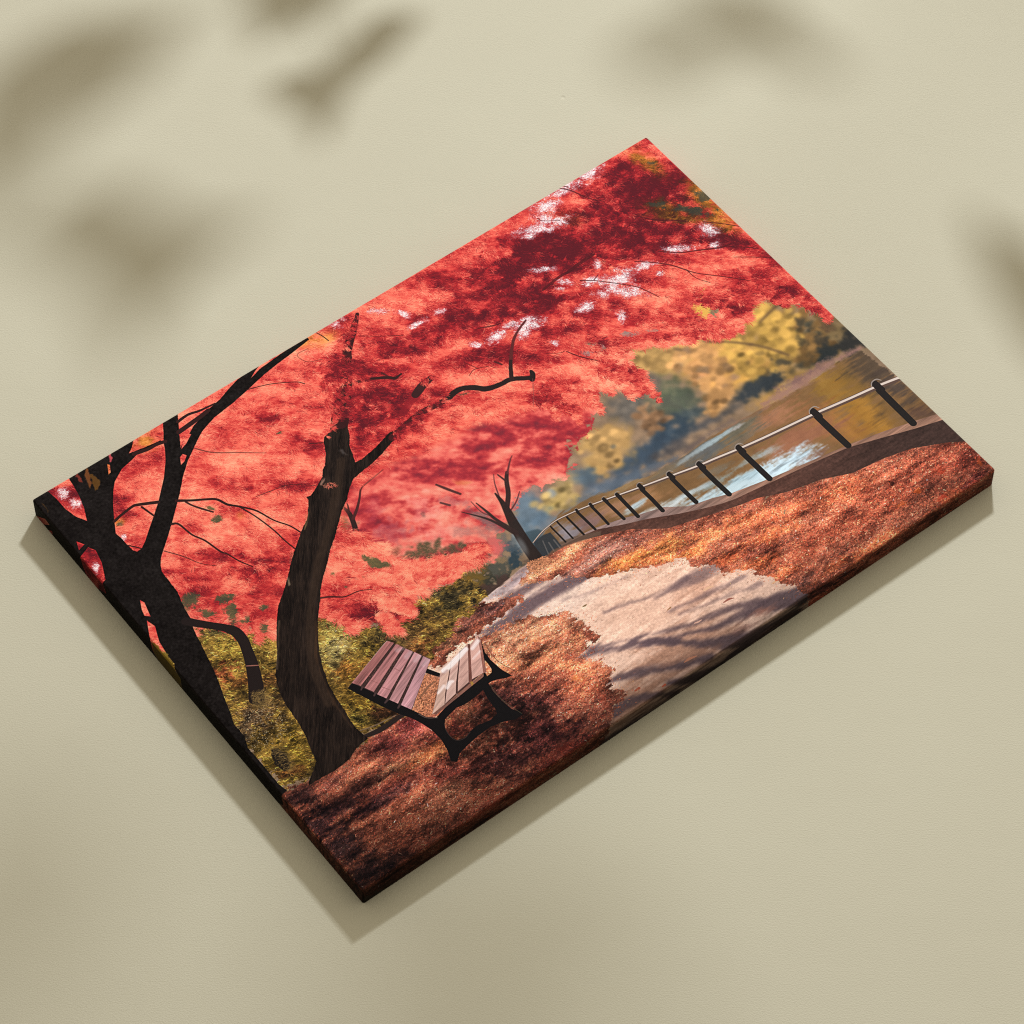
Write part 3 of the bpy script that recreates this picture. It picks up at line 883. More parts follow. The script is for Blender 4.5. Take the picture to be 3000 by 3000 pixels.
# --- the olive thicket behind the bench
BUSH = [(31.5,167.7),(52.7,172.6),(68.1,203.5),(77,208.5),(87.9,214.9),(111,217.4),(121.5,233.2),(131.8,244.9),(147.8,257.2),(168.9,254.3),(187.2,251),(204.9,253),(216.7,254.3),(220.6,278.7),(203.3,284.6),(170.9,294),(146.6,305.5),(124.7,322.2),(108.1,327.9),(79.8,324.5),(55.6,324.1),(17.2,327),(4.2,324.1),(1.5,289.7),(8.4,236.4),(-15,157.9),(6.8,141.1)]
keep = img.copy()
img[:] = rgb((104, 82, 38))
blobs([
 (45.48,205.09,15.97,12.29,-8.59,12.3,130,106,46,1),
 (60,223.81,9.97,7.67,-12.08,17.11,136,108,50,1),
 (25.86,220.08,9,4.33,-3.44,6.93,176,92,56,1),
 (34.37,234.1,11.9,9.15,-3.4,4.85,110,72,36,1),
 (51.95,243.89,7.94,6.11,-3.42,4.84,112,78,42,1),
 (28.75,259.46,15.78,12.14,-8.43,11.97,98,74,44,1),
 (16.12,264.47,2.6,7.51,-14.59,7.85,112,88,64,0.8),
 (28.24,303.01,9.78,7.53,-10.03,14.07,122,98,38,1),
 (11.52,301.02,7.81,6.01,-6.63,9.37,92,74,28,1),
 (14.36,314.03,7.79,6,-3.31,4.66,122,78,40,1),
 (104.66,239.25,8,6.16,-10.57,14.65,140,124,66,1),
 (107.37,252.71,9.98,7.68,-7.04,9.71,146,128,78,1),
 (98.85,268.75,11.93,9.18,-5.24,7.22,150,94,44,1),
 (99.87,254.49,3.99,3.07,-5.26,7.27,120,118,82,0.8),
 (123.34,265,11.98,9.22,-7.08,9.68,112,92,40,1),
 (105.28,281.19,13.9,10.69,-8.74,11.98,116,84,36,1),
 (89.39,298.73,11.85,9.12,-6.92,9.48,108,84,34,1),
 (98.01,316.44,9.85,7.58,-3.46,4.71,96,60,36,1),
 (78.81,309.03,7.87,6.06,-5.15,7.07,78,68,30,1),
 (146.88,275.53,11.99,9.23,-5.37,7.25,84,66,40,1),
 (142.46,264.54,8.01,6.16,-5.37,7.28,62,62,38,1),
 (162.28,275.98,15,3.72,-3.03,8.4,96,68,36,1),
 (177.35,268.48,15.07,3.73,-3.07,8.45,96,74,36,1),
 (196.75,268.02,15.14,3.74,-3.11,8.47,74,66,34,1),
 (191.25,254.14,13.34,0.59,-1.16,5.8,70,62,36,1),
 (211.87,256.43,10.72,0.48,-1.19,5.82,104,80,38,1),
 (143.73,288.24,13.64,6.56,-2.82,5.26,150,90,52,0.9),
 (156.88,283.23,9.12,4.39,-2.27,4.23,168,100,54,0.8),
 (124.69,288.63,7.95,6.12,-2.82,3.83,120,80,40,1),
 (59.57,189.33,12.04,9.26,-3.47,4.97,70,66,46,0.9),
 (156.27,271.36,27.48,6.82,-4.63,12.9,78,58,34,0.75),
 (201.52,265.91,17.69,4.36,-4.17,11.31,58,50,34,0.85),
 (118.21,242.07,10.02,7.71,-5.32,7.33,140,122,66,0.8),
 (95.13,254.61,5.18,3.99,-8.74,12.11,150,132,78,0.7),
 (44.09,185.04,10.02,7.71,-3.45,4.96,92,82,48,0.9)], n_leaf, 0.45, 0.7)
img[:] *= np.clip(0.90 + 0.17 * n_leaf + 0.14 * n_lv + 0.14 * n_mid, 0.3, 2)[..., None]
base = img.copy()
bm = poly_mask(BUSH, 1.0, n_edge, 2.0, full=True)
img[:] = keep * (1 - bm[..., None]) + img * bm[..., None]
x, y = roots(bm, 20000)
c = np.clip(pick(base, x, y) * np.exp(rng.normal(0.06, 0.42, (len(x), 1))), 0, 1).astype(np.float32)
gold = rng.uniform(0, 1, (len(x), 1)) < 0.13
c = np.where(gold, np.clip(c * np.array((1.55, 1.5, 1.25)) + 0.06, 0, 1), c).astype(np.float32)
hairs(x, y, rng.normal(0.25, 0.55, len(x)), rng.uniform(1.0, 3.6, len(x)), c, 0.8, 0.9, 1)
# pale seed heads and holes to the light
sx, sy = roots(poly_mask([(13.3,251.2),(35.8,253.8),(40.9,272.5),(34.7,289.7),(16.2,290.1),(4.8,284.9)], 4, full=True) * 0.6
               + poly_mask([(100.9,240.2),(118.2,242.1),(115.4,258.9),(98.6,264.8),(94.1,253.8)], 4, full=True) * 0.35, 420)
hairs(sx, sy, rng.normal(0, 0.9, len(sx)), rng.uniform(0.4, 1.3, len(sx)),
      rgb((206, 190, 158)) * rng.uniform(0.7, 1.1, (len(sx), 1)).astype(np.float32), 0.75)
# the stone edge running behind the bench
stroke([(68.9,322.6,2.14),(87.4,326.7,4.29),(106.1,326.4,3.77),(114.7,327.4,2.16)], (40, 31, 29), 0.4)
stroke([(75.3,318.1,0.8),(88,321.6,1.07),(105,323.7,0.81)], (112, 94, 80), 0.3, 0.8)

# --- kerb wall and railing by the water
KERB = [(599.9,366.2),(600.1,359.3),(582.3,353.9),(553.2,346),(526.5,339.9),(497.5,334.7),(470.5,329.8),(458.7,327.7),(441.5,323.8),(425.3,320.2),(410.3,314.7),(391.9,309.7),(375.9,298.6),(357.9,292.8),(346.5,288),(322.6,281.9),(306.9,280.2),(290.9,278.1),(273.6,279.4),(267.4,281.6),(283.9,279),(302.2,282),(325.4,291.2),(344.3,299.4),(365.6,315.4),(393.4,323.7),(424.1,332.5),(438.5,335.5),(459.3,344.7),(487.8,351.7),(511.6,361.9),(538.2,365.6),(562,371.7),(586.7,383.7),(602.2,393.6),(622.4,371.1)]
kc = np.empty_like(img)
kc[:] = rgb((80, 54, 46))
kx = sstep(GX, 420, 600)[None, :, None]
kc[:] = kc * (1 - kx) + rgb((56, 42, 38)) * kx
kc *= (1 + 0.05 * n_fine + 0.06 * n_flat)[..., None]
poly(KERB, kc, 0.3)
TOP = [(600.1,366),(600.3,359),(582.5,353.7),(553.4,345.7),(526.7,339.6),(497.7,334.5),(470.7,329.6),(458.9,327.4),(441.7,323.5),(425.5,319.9),(410.5,314.4),(392.1,309.5),(376.1,298.3),(357.9,292.8),(346.5,288),(322.8,281.7),(307.1,279.9),(292.3,278),(291.3,279.2),(309.4,281.2),(323.7,283.9),(342.8,292.7),(359.9,299.5),(381.9,310.4),(399.3,317.8),(412.2,322.5),(424.1,325.7),(438.3,327.7),(461.4,331.3),(496,336.5),(523.4,341.2),(549.8,349.9),(576.7,359.1)]
tcol = np.empty_like(img)
tcol[:] = rgb((146, 112, 97))
tk = sstep(GX, 330, 470)[None, :, None]
tcol[:] = rgb((132, 112, 108)) * (1 - tk) + rgb((134, 102, 86)) * tk
tcol *= (1 + 0.09 * noise(20, 1.3, 3))[..., None]
poly(TOP, tcol, 0.35)
img_k = poly_mask([(260.7,272.6),(287.6,275.6),(305.3,278.1),(324.7,286.7),(322.4,289.7),(296.2,281.4),(280.8,280.2),(267,283.3)], 0.8)
put(img_k[0], img_k[1], rgb((92, 74, 62)), 0.8)
# distant end of the railing, a dark cluster of posts
poly([(278.5,263.8),(287.7,263),(293.7,264.4),(293.5,273),(292.7,279.5),(284.9,278.2),(275,280),(270.8,278.4)], (44, 50, 56), 0.7, 0.92)
poly([(278.2,252.5),(288.1,256.1),(290,260),(281.3,262.8),(276.1,263.6)], (58, 74, 82), 1.2, 0.8)
for pts in ([(287.1,271.2,1.13),(285.7,278.8,1.13)], [(291.5,271.5,1.14),(290.9,279.7,1.13)], [(284.4,267.2,0.85),(280.6,278.8,0.85)]):
    stroke(pts, (120, 114, 110), 0.5, 0.5)
POST = ([(578.8,309.8,4.76),(579.8,312.7,6.25),(579.4,332.1,6.22),(579.1,354.3,5.89)], [(524.3,298.9,4.43),(524.5,303.2,5.61),(524.7,318.7,5.88),(525.3,339.7,5.55)],
        [(456.6,289.8,3.8),(456.4,294.5,4.96),(456.8,309.6,4.94),(457.2,327,4.92)], [(423,283.6,3.49),(422.6,287.8,4.35),(422.7,303.7,4.34),(423.4,319.5,4.32)],
        [(398.5,277.3,3.19),(398.1,281.5,3.76),(398.3,295.7,3.75),(398.8,309.8,3.73)], [(373.9,271.7,2.89),(373.5,275.5,3.46),(373.9,287.4,3.45),(373.7,300.5,3.44)],
        [(355.3,267.9,2.59),(355.5,270.9,3.16),(355.5,281.3,3.16),(355.5,293.3,3.15)], [(344.7,265,2.3),(344.9,268,2.59),(345.3,277.5,2.87),(345.7,288.6,2.57)],
        [(333.3,262.2,2.01),(333.3,265.1,2.29),(333.5,274.4,2.29),(333.3,285,2.28)], [(321.5,260.4,2.01),(321.6,263.2,2.29),(322,272.3,2.29),(322.4,283,1.99)],
        [(312.6,259.1,1.43),(312.3,262.5,1.71),(312.5,271.4,1.71),(312.6,281.3,1.71)], [(304,258.4,1.43),(303.8,261.9,1.43),(304,269.2,1.42),(303.9,279,1.42)],
        [(297.4,259.3,1.14),(297.2,262.4,1.42),(297.4,269.7,1.42),(297.5,278.4,1.42)])
for p in POST:
    stroke(p, (33, 30, 29), 0.22, smooth=False)
RAIL = [(607.2,316.5,4.18),(601.2,315.3,4.18),(580.1,310.8,3.87),(553.2,306.5,3.85),(524.5,301.5,3.54),(497.5,297.8,3.53),(476,294.8,3.51),(454.7,291.2,3.21),(437.5,287.8,3.2),(421.4,284.8,2.9),(397.7,279.1,2.61),(373.3,273.3,2.31),(354.7,268.6,2.01),(344.5,266,1.72),(333.1,263.3,1.72),(321.7,260.9,1.43),(312.6,259.5,1.43),(304.2,258.6,1.14),(297.6,259.1,1.14),(288.2,260.6,1.14),(277.7,264,0.85)]
stroke([(a, b, c * 1.2) for a, b, c in RAIL], (84, 66, 58), 0.2)
stroke([(a - 0.045 * c, b - 0.20 * c, c * 0.52) for a, b, c in RAIL], (190, 178, 168), 0.3)
HOOP = (
    ([(580.8,307.1,6.08),(581,314.5,6.43)], [(577.1,307.7,0.77),(580,304.8,1.07),(584.7,304.7,1.07),(587,307.7,0.72)]),
    ([(525.2,297.9,5.76),(525.7,304.9,6.11)], [(521.6,298.4,0.74),(524.1,295.8,1.01),(529,295.4,1.01),(531.1,298.7,0.68)]),
    ([(457,289.3,4.97),(457.4,295.3,5.25)], [(453.9,289.8,0.64),(456.2,287.4,0.88),(460.2,287.2,0.88),(462,289.8,0.58)]),
    ([(423,282.8,4.45),(423.7,288.1,4.7)], [(420.3,283.1,0.58),(422.4,281.1,0.79),(425.9,280.9,0.79),(427.6,283.4,0.52)]),
    ([(398.9,276.4,3.94),(399.3,281.2,4.17)], [(396.4,276.9,0.52),(398.1,274.9,0.7),(401.3,274.6,0.7),(402.8,277,0.46)]),
    ([(374.3,270.8,3.7),(374.5,275.5,3.89)], [(371.8,271.4,0.49),(373.6,269.5,0.64),(376.5,269.3,0.64),(377.9,271.2,0.43)]),
    ([(355.5,267.2,3.2),(355.7,271.1,3.37)], [(353.6,267.4,0.4),(354.8,265.9,0.58),(357.7,265.7,0.58),(358.7,267.3,0.37)]),
    ([(344.8,264.3,2.93),(345.3,267.9,3.1)], [(343.2,264.7,0.37),(344.4,263.2,0.52),(346.9,263,0.52),(347.9,264.6,0.35)]),
    ([(333.7,261.7,2.44),(333.9,264.7,2.58)], [(332,262.1,0.32),(333.2,261,0.43),(335.1,260.8,0.43),(336.1,262,0.29)]),
    ([(322.1,259.6,2.03),(322.2,262.1,2.18)], [(320.7,259.7,0.26),(321.7,258.9,0.37),(323.1,258.8,0.37),(323.9,259.8,0.23)]),
)
for body, shine in HOOP:                # the hoops that clasp the rail
    stroke(body, (34, 30, 29), 0.2)
    stroke(shine, (142, 132, 124), 0.2, 0.85)

# --- the small dark trees behind
for pts, c, sf in (
        ([(280.9,230.7,1.43),(290.6,226.2,1.15),(298.5,220.2,0.58)], (84, 48, 50), 0.5), ([(280.8,221.1,1.44),(287.6,203.7,0.87),(292.6,195.4,0.58)], (92, 50, 52), 0.5),
        ([(267.7,225.4,1.14),(263.9,217.6,0.86),(263.5,205.3,0.57)], (92, 56, 56), 0.5),
        ([(270.2,277.9,10.16),(270.9,274.5,10.17),(272.8,259.8,9.36),(276.6,241.8,7.99),(280.4,227.6,5.73),(282,219.5,3.73),(282.7,210.5,1.44)], (40, 32, 30), 0.5),
        ([(280.4,227.6,4.01),(290,217.2,3.74),(296.5,206.6,3.47),(301.8,200.1,2.61)], (46, 34, 33), 0.5),
        ([(301.6,200.8,1.74),(310.4,192.8,1.16),(314.6,189.9,0.58)], (92, 46, 48), 0.6), ([(296.3,206,1.73),(295.6,201.8,1.45),(294.9,197.6,1.16)], (62, 40, 40), 0.5),
        ([(273.3,248.7,3.98),(268.7,230.9,2.57),(267.3,219.5,2.01),(265.8,208.7,0.86)], (50, 38, 36), 0.5),
        ([(272.5,251.3,2.84),(267.6,234.9,2.28),(262.5,223.7,1.72),(252,208.5,0.57)], (50, 38, 36), 0.5),
        ([(252.1,176.4,1.73),(256.2,184.8,2.31),(261.3,194.4,2.02)], (72, 40, 40), 0.6), ([(244.6,192,1.72),(248.6,197.9,2.01)], (84, 50, 50), 0.6),
        ([(176.9,177,4.27),(181.3,166.1,4),(183.7,158,3.43),(183.6,151.1,2.01)], (38, 28, 27), 0.4),
        ([(183,163.4,2.57),(191,157.6,2.29),(198.1,151,1.73),(204.6,144.3,1.44),(213.3,142.5,1.16),(228.3,140.2,0.87)], (66, 34, 34), 0.4),
        ([(203.2,135.6,1.16),(211.8,135.3,1.16),(225.6,134.1,0.87)], (110, 40, 42), 0.4), ([(184.3,156.4,1.72),(187,151.3,1.15),(187.9,148.7,0.57)], (50, 30, 30), 0.4)):
    stroke(pts, c, sf, 0.95)
blobs([
 (265.43,277.36,11.01,-0.51,-0.63,4.65,80,60,50,0),
 (269.28,261.47,3.26,0.15,-1.9,8.78,150,160,165,0.4)])

foot_ = poly_mask([(261.4,275.8),(275.8,278.3),(280,285.4),(262.2,287.4),(258.6,281.5)], 0.8, full=True)
x, y = roots(foot_, 900)
hairs(x, y, rng.normal(-0.3, 0.6, len(x)), rng.uniform(0.4, 1.2, len(x)),
      rgb((206, 138, 100)) * rng.uniform(0.5, 1.15, (len(x), 1)).astype(np.float32), 0.85, 0, 2)

# --- the big red maple
FG = [(-250.3,-207.9),(4.2,-6.2),(262.8,-7.5),(604.8,-5.7),(623.7,18.2),(604.7,229.6),(595.8,235.8),(594.6,232.2),(592.5,228),(590.3,220.7),(587.8,214),(583.5,204.5),(577.4,203.3),(572.7,196.2),(569.4,186.3),(559.8,188.5),(551.8,188.8),(545.2,195.5),(530.9,197.1),(523.5,201.7),(511.8,197.9),(506,191.7),(504.2,186),(495.8,186.9),(475.1,176.5),(452.6,164.3),(434.8,159.2),(438.8,149.4),(433.5,141),(422.9,137.2),(432.2,155.5),(435.2,164.6),(439.3,172.9),(441.2,182.8),(442.7,191.6),(438.3,203.4),(431.6,203.3),(424.8,194.7),(421,186.7),(409.2,176.8),(398.4,187),(388.1,193.2),(376.9,191.3),(370.5,182.2),(364.5,168.4),(348.9,162.7),(332.3,158.2),(321,155.7),(306.4,148.7),(294.2,151.7),(277.8,147.3),(263.7,148.7),(248.3,143),(231.1,139.9),(215,139.8),(197.1,142.2),(179.7,152.9),(165.6,165.9),(177.4,178.1),(185,190.3),(185.9,201.3),(188.5,215),(197.1,224),(211.8,232.2),(223.8,239.4),(232.4,237.8),(242.7,238.7),(246,246.7),(238.9,249.1),(235.2,254.1),(228.8,253.5),(223.2,249.9),(215.1,248.8),(209.6,253.9),(204.1,253.6),(195.3,248.7),(184.5,246.6),(187.2,251),(175,248.2),(167.8,251.5),(167.3,264.2),(154.6,258.3),(150.2,268.6),(144.2,261.3),(142.5,247.4),(131.1,246.3),(121,244.2),(116.9,242.2),(121,234.3),(118.1,226.3),(109.3,220.3),(91.7,214),(73,214.1),(72.1,205.8),(61.7,209.2),(63.1,196.6),(54,197.3),(54.4,186.1),(45.7,187.1),(44.2,176),(35.8,175.6),(34.1,164),(19.5,185.1),(-114.9,76.4),(-108.5,-19.5),(-398.9,-246.4)]
HOLES = [
 (534.08,2.74,13,1.43,-2.24,6.63),
 (518.1,0.57,11.99,0.6,-0.95,3.32),
 (507.45,2.93,14.15,3.05,-1.62,3.92),
 (487.12,8.73,8.64,3.96,-3.24,5.57),
 (479.84,18.1,5.24,4.03,-4.84,6.23),
 (487.9,27.91,6.58,3.03,-2.51,4.3),
 (491.96,9.27,7.63,3.5,-2.53,4.33),
 (469.98,24.05,15.16,6.97,-2.13,3.68),
 (459.95,25.33,6.55,3.02,-1.41,2.45),
 (454.73,16.82,4.35,3.35,-1.52,1.98),
 (577.15,107.86,3.3,6.55,-4.6,3.23),
 (548.45,110.44,10.37,6.26,-1.84,2.59),
 (539.74,105.97,4.34,3.34,-1.56,1.92),
 (570.86,124.12,3.04,2.34,-2.03,2.46),
 (446.31,59.41,7.02,4.24,-1.37,2.03),
 (483.48,81.37,2.59,2,-2.18,2.76),
 (512.44,104.98,7.03,3.26,-1.97,3.28),
 (501.6,101.07,4.01,1.86,-1.43,2.39),
 (517.52,119.07,2.16,1.66,-1.54,1.91),
 (492.02,105.19,6.47,4.98,-5.24,6.55),
 (480.57,103.42,5.6,4.31,-3.91,4.91),
 (487.19,118.18,8.98,8.67,-4.23,4.6),
 (477.31,107.51,4.18,5.05,-3.51,3.35),
 (470.89,91.58,6.54,3.96,-1.77,2.59),
 (464.42,93.19,3.44,2.65,-1.3,1.64),
 (452.36,79.96,4.31,3.31,-1.72,2.2),
 (445.05,82.69,3.01,2.32,-1.07,1.37),
 (449.59,109.79,7.14,1.62,-1.79,4.35),
 (445.1,108.94,3,2.31,-2.13,2.71),
 (466.49,134.1,2.99,2.3,-3.01,3.76),
 (395.28,99.62,4.69,3.61,-3.76,4.86),
 (407.34,98.55,5.92,2.75,-2.38,4.13),
 (401.37,94.82,8.17,1.85,-1.49,3.73),
 (408.39,123.46,2.95,1.37,-1.18,2.05),
 (376.81,90.58,8.64,0.2,-0.95,4.11),
 (381.23,90.11,4.34,0.98,-1.1,2.8),
 (357.19,86.64,3.13,3.74,-1.67,1.67),
 (392.41,87.92,8.16,1.84,-0.99,2.49),
 (405.59,91.57,7.41,3.44,-1.19,2.07),
 (334.56,42.97,6.89,0.12,-0.63,2.88),
 (327.83,42.55,3.78,0.84,-0.71,1.89),
 (330.86,26.7,2.88,5.48,-2.39,1.83),
 (316.25,12.85,4.71,3.62,-1.43,1.94),
 (355.85,43.32,4.35,0.97,-0.97,2.52),
 (282.25,2.29,3.42,2.63,-2.41,3.33),
 (289.13,1.97,2.14,1.64,-1.21,1.67),
 (20.57,9.96,3.09,2.38,-2.28,3.48),
 (24.27,23.65,4.11,3.16,-2.28,3.46),
 (35.78,71.54,1.43,1.1,-2.1,3.13),
 (3.7,82.23,1.83,1.41,-2.4,3.62),
 (467.62,106.63,4.3,3.31,-2.16,2.72),
 (528.57,-1.5,7.9,0.09,-0.68,2.67)]
DARKS = [
 (545.54,156.94,12.14,14.68,-3.58,3.3,0.2),
 (557.93,171.74,8.81,17.28,-6.22,4.28,0.16),
 (541.05,136.73,9.06,13.83,-3.79,3.06,0.14),
 (501.86,150.44,7.53,11.43,-4.25,3.46,0.16),
 (561.84,196.6,5.01,9.82,-3.95,2.69,0.14),
 (397.85,168.91,9,13.47,-3.56,2.96,0.16),
 (382.74,127.65,13.74,8.34,-2.62,3.92,0.14),
 (446.23,150.87,12.76,9.82,-2.54,3.19,0.12),
 (334.82,128.82,12.11,5.67,-2.27,4.04,0.14),
 (562.69,27.06,9.02,17.97,-11.6,8.39,0.42),
 (571.15,51.94,5.32,20.12,-12.3,6.39,0.48),
 (593.54,50.79,-0.29,12.8,-19.14,4.82,0.3),
 (538.2,26.59,14.17,17.26,-7.82,7.51,0.36),
 (516.24,9.69,8.87,10.8,-3.63,3.52,0.15),
 (551.1,54.77,14.11,17.18,-6.26,5.94,0.36),
 (520.33,40.19,10.59,12.88,-7.74,7.45,0.3),
 (570.63,78.89,6.06,22.81,-9.19,4.72,0.2),
 (587.93,101.27,1.23,18.4,-9.46,3.12,0.1),
 (531.16,57.58,10.57,12.85,-3.62,3.45,0.2),
 (550.52,90.53,29.49,32.71,-5.56,5.52,0.62),
 (580.82,122.82,11.02,12.23,-4.08,3.97,0.42),
 (511.25,69.29,21.23,21.5,-6.32,6.73,0.44),
 (469.91,50.91,27.01,27.32,-5.75,6.23,0.46),
 (446.07,45.93,30.07,13.88,-5.25,9.09,0.46),
 (525.2,95.68,21.5,12.34,-3.96,5.82,0.3),
 (420.2,43.75,27.45,12.68,-4.49,7.86,0.42),
 (439.66,71.95,12.46,5.77,-2.43,4.2,0.24),
 (474.19,72.01,13.46,13.61,-6.22,6.69,0.32),
 (418.23,73.01,22.34,10.36,-5.83,10.16,0.4),
 (431.15,91.68,7.72,14.89,-5.46,3.99,0.3),
 (446.15,98.86,6.97,8.39,-3.47,3.35,0.25),
 (416.23,93.25,12.83,9.88,-3.38,4.35,0.22),
 (390.28,47.12,28.35,3.3,-2.19,7.05,0.3),
 (501.7,116.16,3.32,6.47,-3.35,2.39,0.32),
 (471.88,123.02,6.95,8.37,-3.99,3.8,0.4),
 (523.53,145.27,12.15,14.68,-3.05,2.84,0.24),
 (527.67,161.58,8.65,10.45,-3.05,2.82,0.2),
 (517.17,131.59,8.69,10.51,-2.54,2.38,0.12),
 (583.13,169.11,10.07,2.31,-2.48,5.56,0.36),
 (564.54,168.04,6.93,8.39,-3.6,3.29,0.2),
 (540.36,184.42,-0.75,7.42,-9.17,1.33,0.14),
 (585.98,188.93,6.27,12.33,-3.99,2.71,0.3),
 (594.28,208.46,4.99,9.83,-3.99,2.69,0.3),
 (516.63,183.5,7.56,14.69,-3.89,2.69,0.26),
 (478.24,145.31,5.09,9.85,-3.86,2.74,0.22),
 (497.45,164.42,3.8,7.36,-3.32,2.33,0.16),
 (469.63,164.58,20.76,12.6,-1.95,2.78,0.3),
 (450.45,119.59,10.7,8.23,-2.99,3.78,0.28),
 (433.4,123.78,10.66,8.21,-2.54,3.22,0.2),
 (414.24,113.35,12.79,9.84,-2.52,3.23,0.26),
 (425.09,160.24,6.2,15.56,-3.91,2.39,0.26),
 (435.75,189.63,5.06,9.67,-3.77,2.66,0.22),
 (433.7,204.9,2.66,6.66,-2.78,1.67,0.2),
 (375.02,176.51,5.09,9.63,-3.69,2.65,0.2),
 (360.2,156.74,10.3,12.28,-3.31,3.22,0.24),
 (352.36,61.42,27.04,12.56,-4.31,7.74,0.34),
 (325.1,61.95,14.67,6.83,-3.26,5.93,0.32),
 (303.96,49.97,10.45,12.5,-6.12,6.25,0.22),
 (379.92,69.65,14.8,6.87,-2.69,4.76,0.32),
 (371.97,106.58,22.03,10.27,-2.66,4.69,0.3),
 (344.63,98.33,14.63,6.83,-2.62,4.69,0.22),
 (327.69,85.29,10.59,8.15,-3.24,4.31,0.1),
 (272.23,97.41,14.68,11.3,-7.87,10.65,0.46),
 (265.39,75.4,12.62,9.71,-5.9,8.06,0.4),
 (245.56,93.55,15.78,3.62,-2.89,7.92,0.26),
 (264.44,45.12,9.73,7.48,-7.91,10.88,0.36),
 (254.01,41.34,8.45,6.5,-5.9,8.16,0.3),
 (240.76,73.2,6.29,4.84,-7.78,10.72,0.44),
 (303.15,100.26,7.34,0.18,-2.03,9.37,0.24),
 (323.64,90.68,8.46,6.51,-2.83,3.76,0.1),
 (282.96,114.01,11.2,0.29,-1.19,5.58,0.3),
 (231.87,107.82,8.33,6.41,-5.77,7.91,0.3),
 (262.7,119.17,8.35,6.42,-2.73,3.69,0.15),
 (278.22,21.59,4.54,5.43,-9.35,9.71,0.2),
 (257.67,27.16,9.72,4.52,-3.16,5.96,0.15),
 (235.15,31.06,14.51,6.76,-2.49,4.75,0.2),
 (226.38,15.84,12.1,5.63,-2.17,4.18,0.2),
 (222.05,62.98,6.92,8.22,-3.62,3.78,0.16),
 (183,49.56,10.38,12.3,-4.46,4.73,0.24),
 (186.43,81.08,15.6,3.58,-1.7,4.86,0.2),
 (156.89,50.12,10.36,12.26,-4.41,4.72,0.2),
 (136.91,87.78,10.32,7.94,-2.58,3.68,0.2),
 (120.4,75.07,12.38,9.53,-2.56,3.69,0.22),
 (151.57,103.1,16.46,7.76,-2.05,3.99,0.2),
 (118.17,105.51,10.26,7.9,-1.82,2.6,0.18),
 (74.61,95.88,11.61,5.49,-2.23,4.53,0.24),
 (80.27,123.91,10.18,11.92,-3.78,4.06,0.3),
 (85.88,151.7,12.16,9.36,-3.19,4.56,0.3),
 (94.48,166.11,10.12,7.79,-7.1,10.08,0.34),
 (109.24,154.05,8.13,6.26,-3.59,5.08,0.22),
 (62.1,141.19,10.12,7.79,-3.51,5.08,0.12),
 (73.92,23.1,8.28,6.37,-3.6,5.36,0.3),
 (48.39,51.82,6.16,4.74,-3.18,4.75,0.3),
 (99.83,26.73,4.15,3.19,-3.65,5.37,0.3),
 (40.74,81.67,6.12,4.71,-2.45,3.64,0.2),
 (165.14,177.4,8.16,6.28,-3.68,5.06,0.22),
 (160.66,205.35,10.14,7.8,-2.92,4,0.2),
 (133.6,207.85,8.08,6.22,-3.6,4.97,0.26),
 (142.97,238.18,9.17,4.39,-2.56,4.84,0.34),
 (179.49,231.52,13.87,6.62,-1.16,2.17,0.24),
 (203.08,234.08,9.76,3.47,-1.01,2.24,0.2),
 (161.88,229.6,13.02,8,-1.64,2.6,0.16),
 (223.05,241.62,10.53,1.48,-0.67,2.33,0.12),
 (121.9,171.61,4.06,3.12,-5.4,7.57,0.2),
 (481.01,0.84,15.24,6.99,-3.59,6.2,0.1),
 (430.85,16.38,19.43,4.25,-2.56,6.43,0.14),
 (16.38,11.16,12.35,9.5,-7,10.69,0.2),
 (2.15,79.48,10.15,7.81,-10.3,15.53,0.3),
 (343.15,131.03,13.64,8.3,-2.93,4.45,-0.15)]
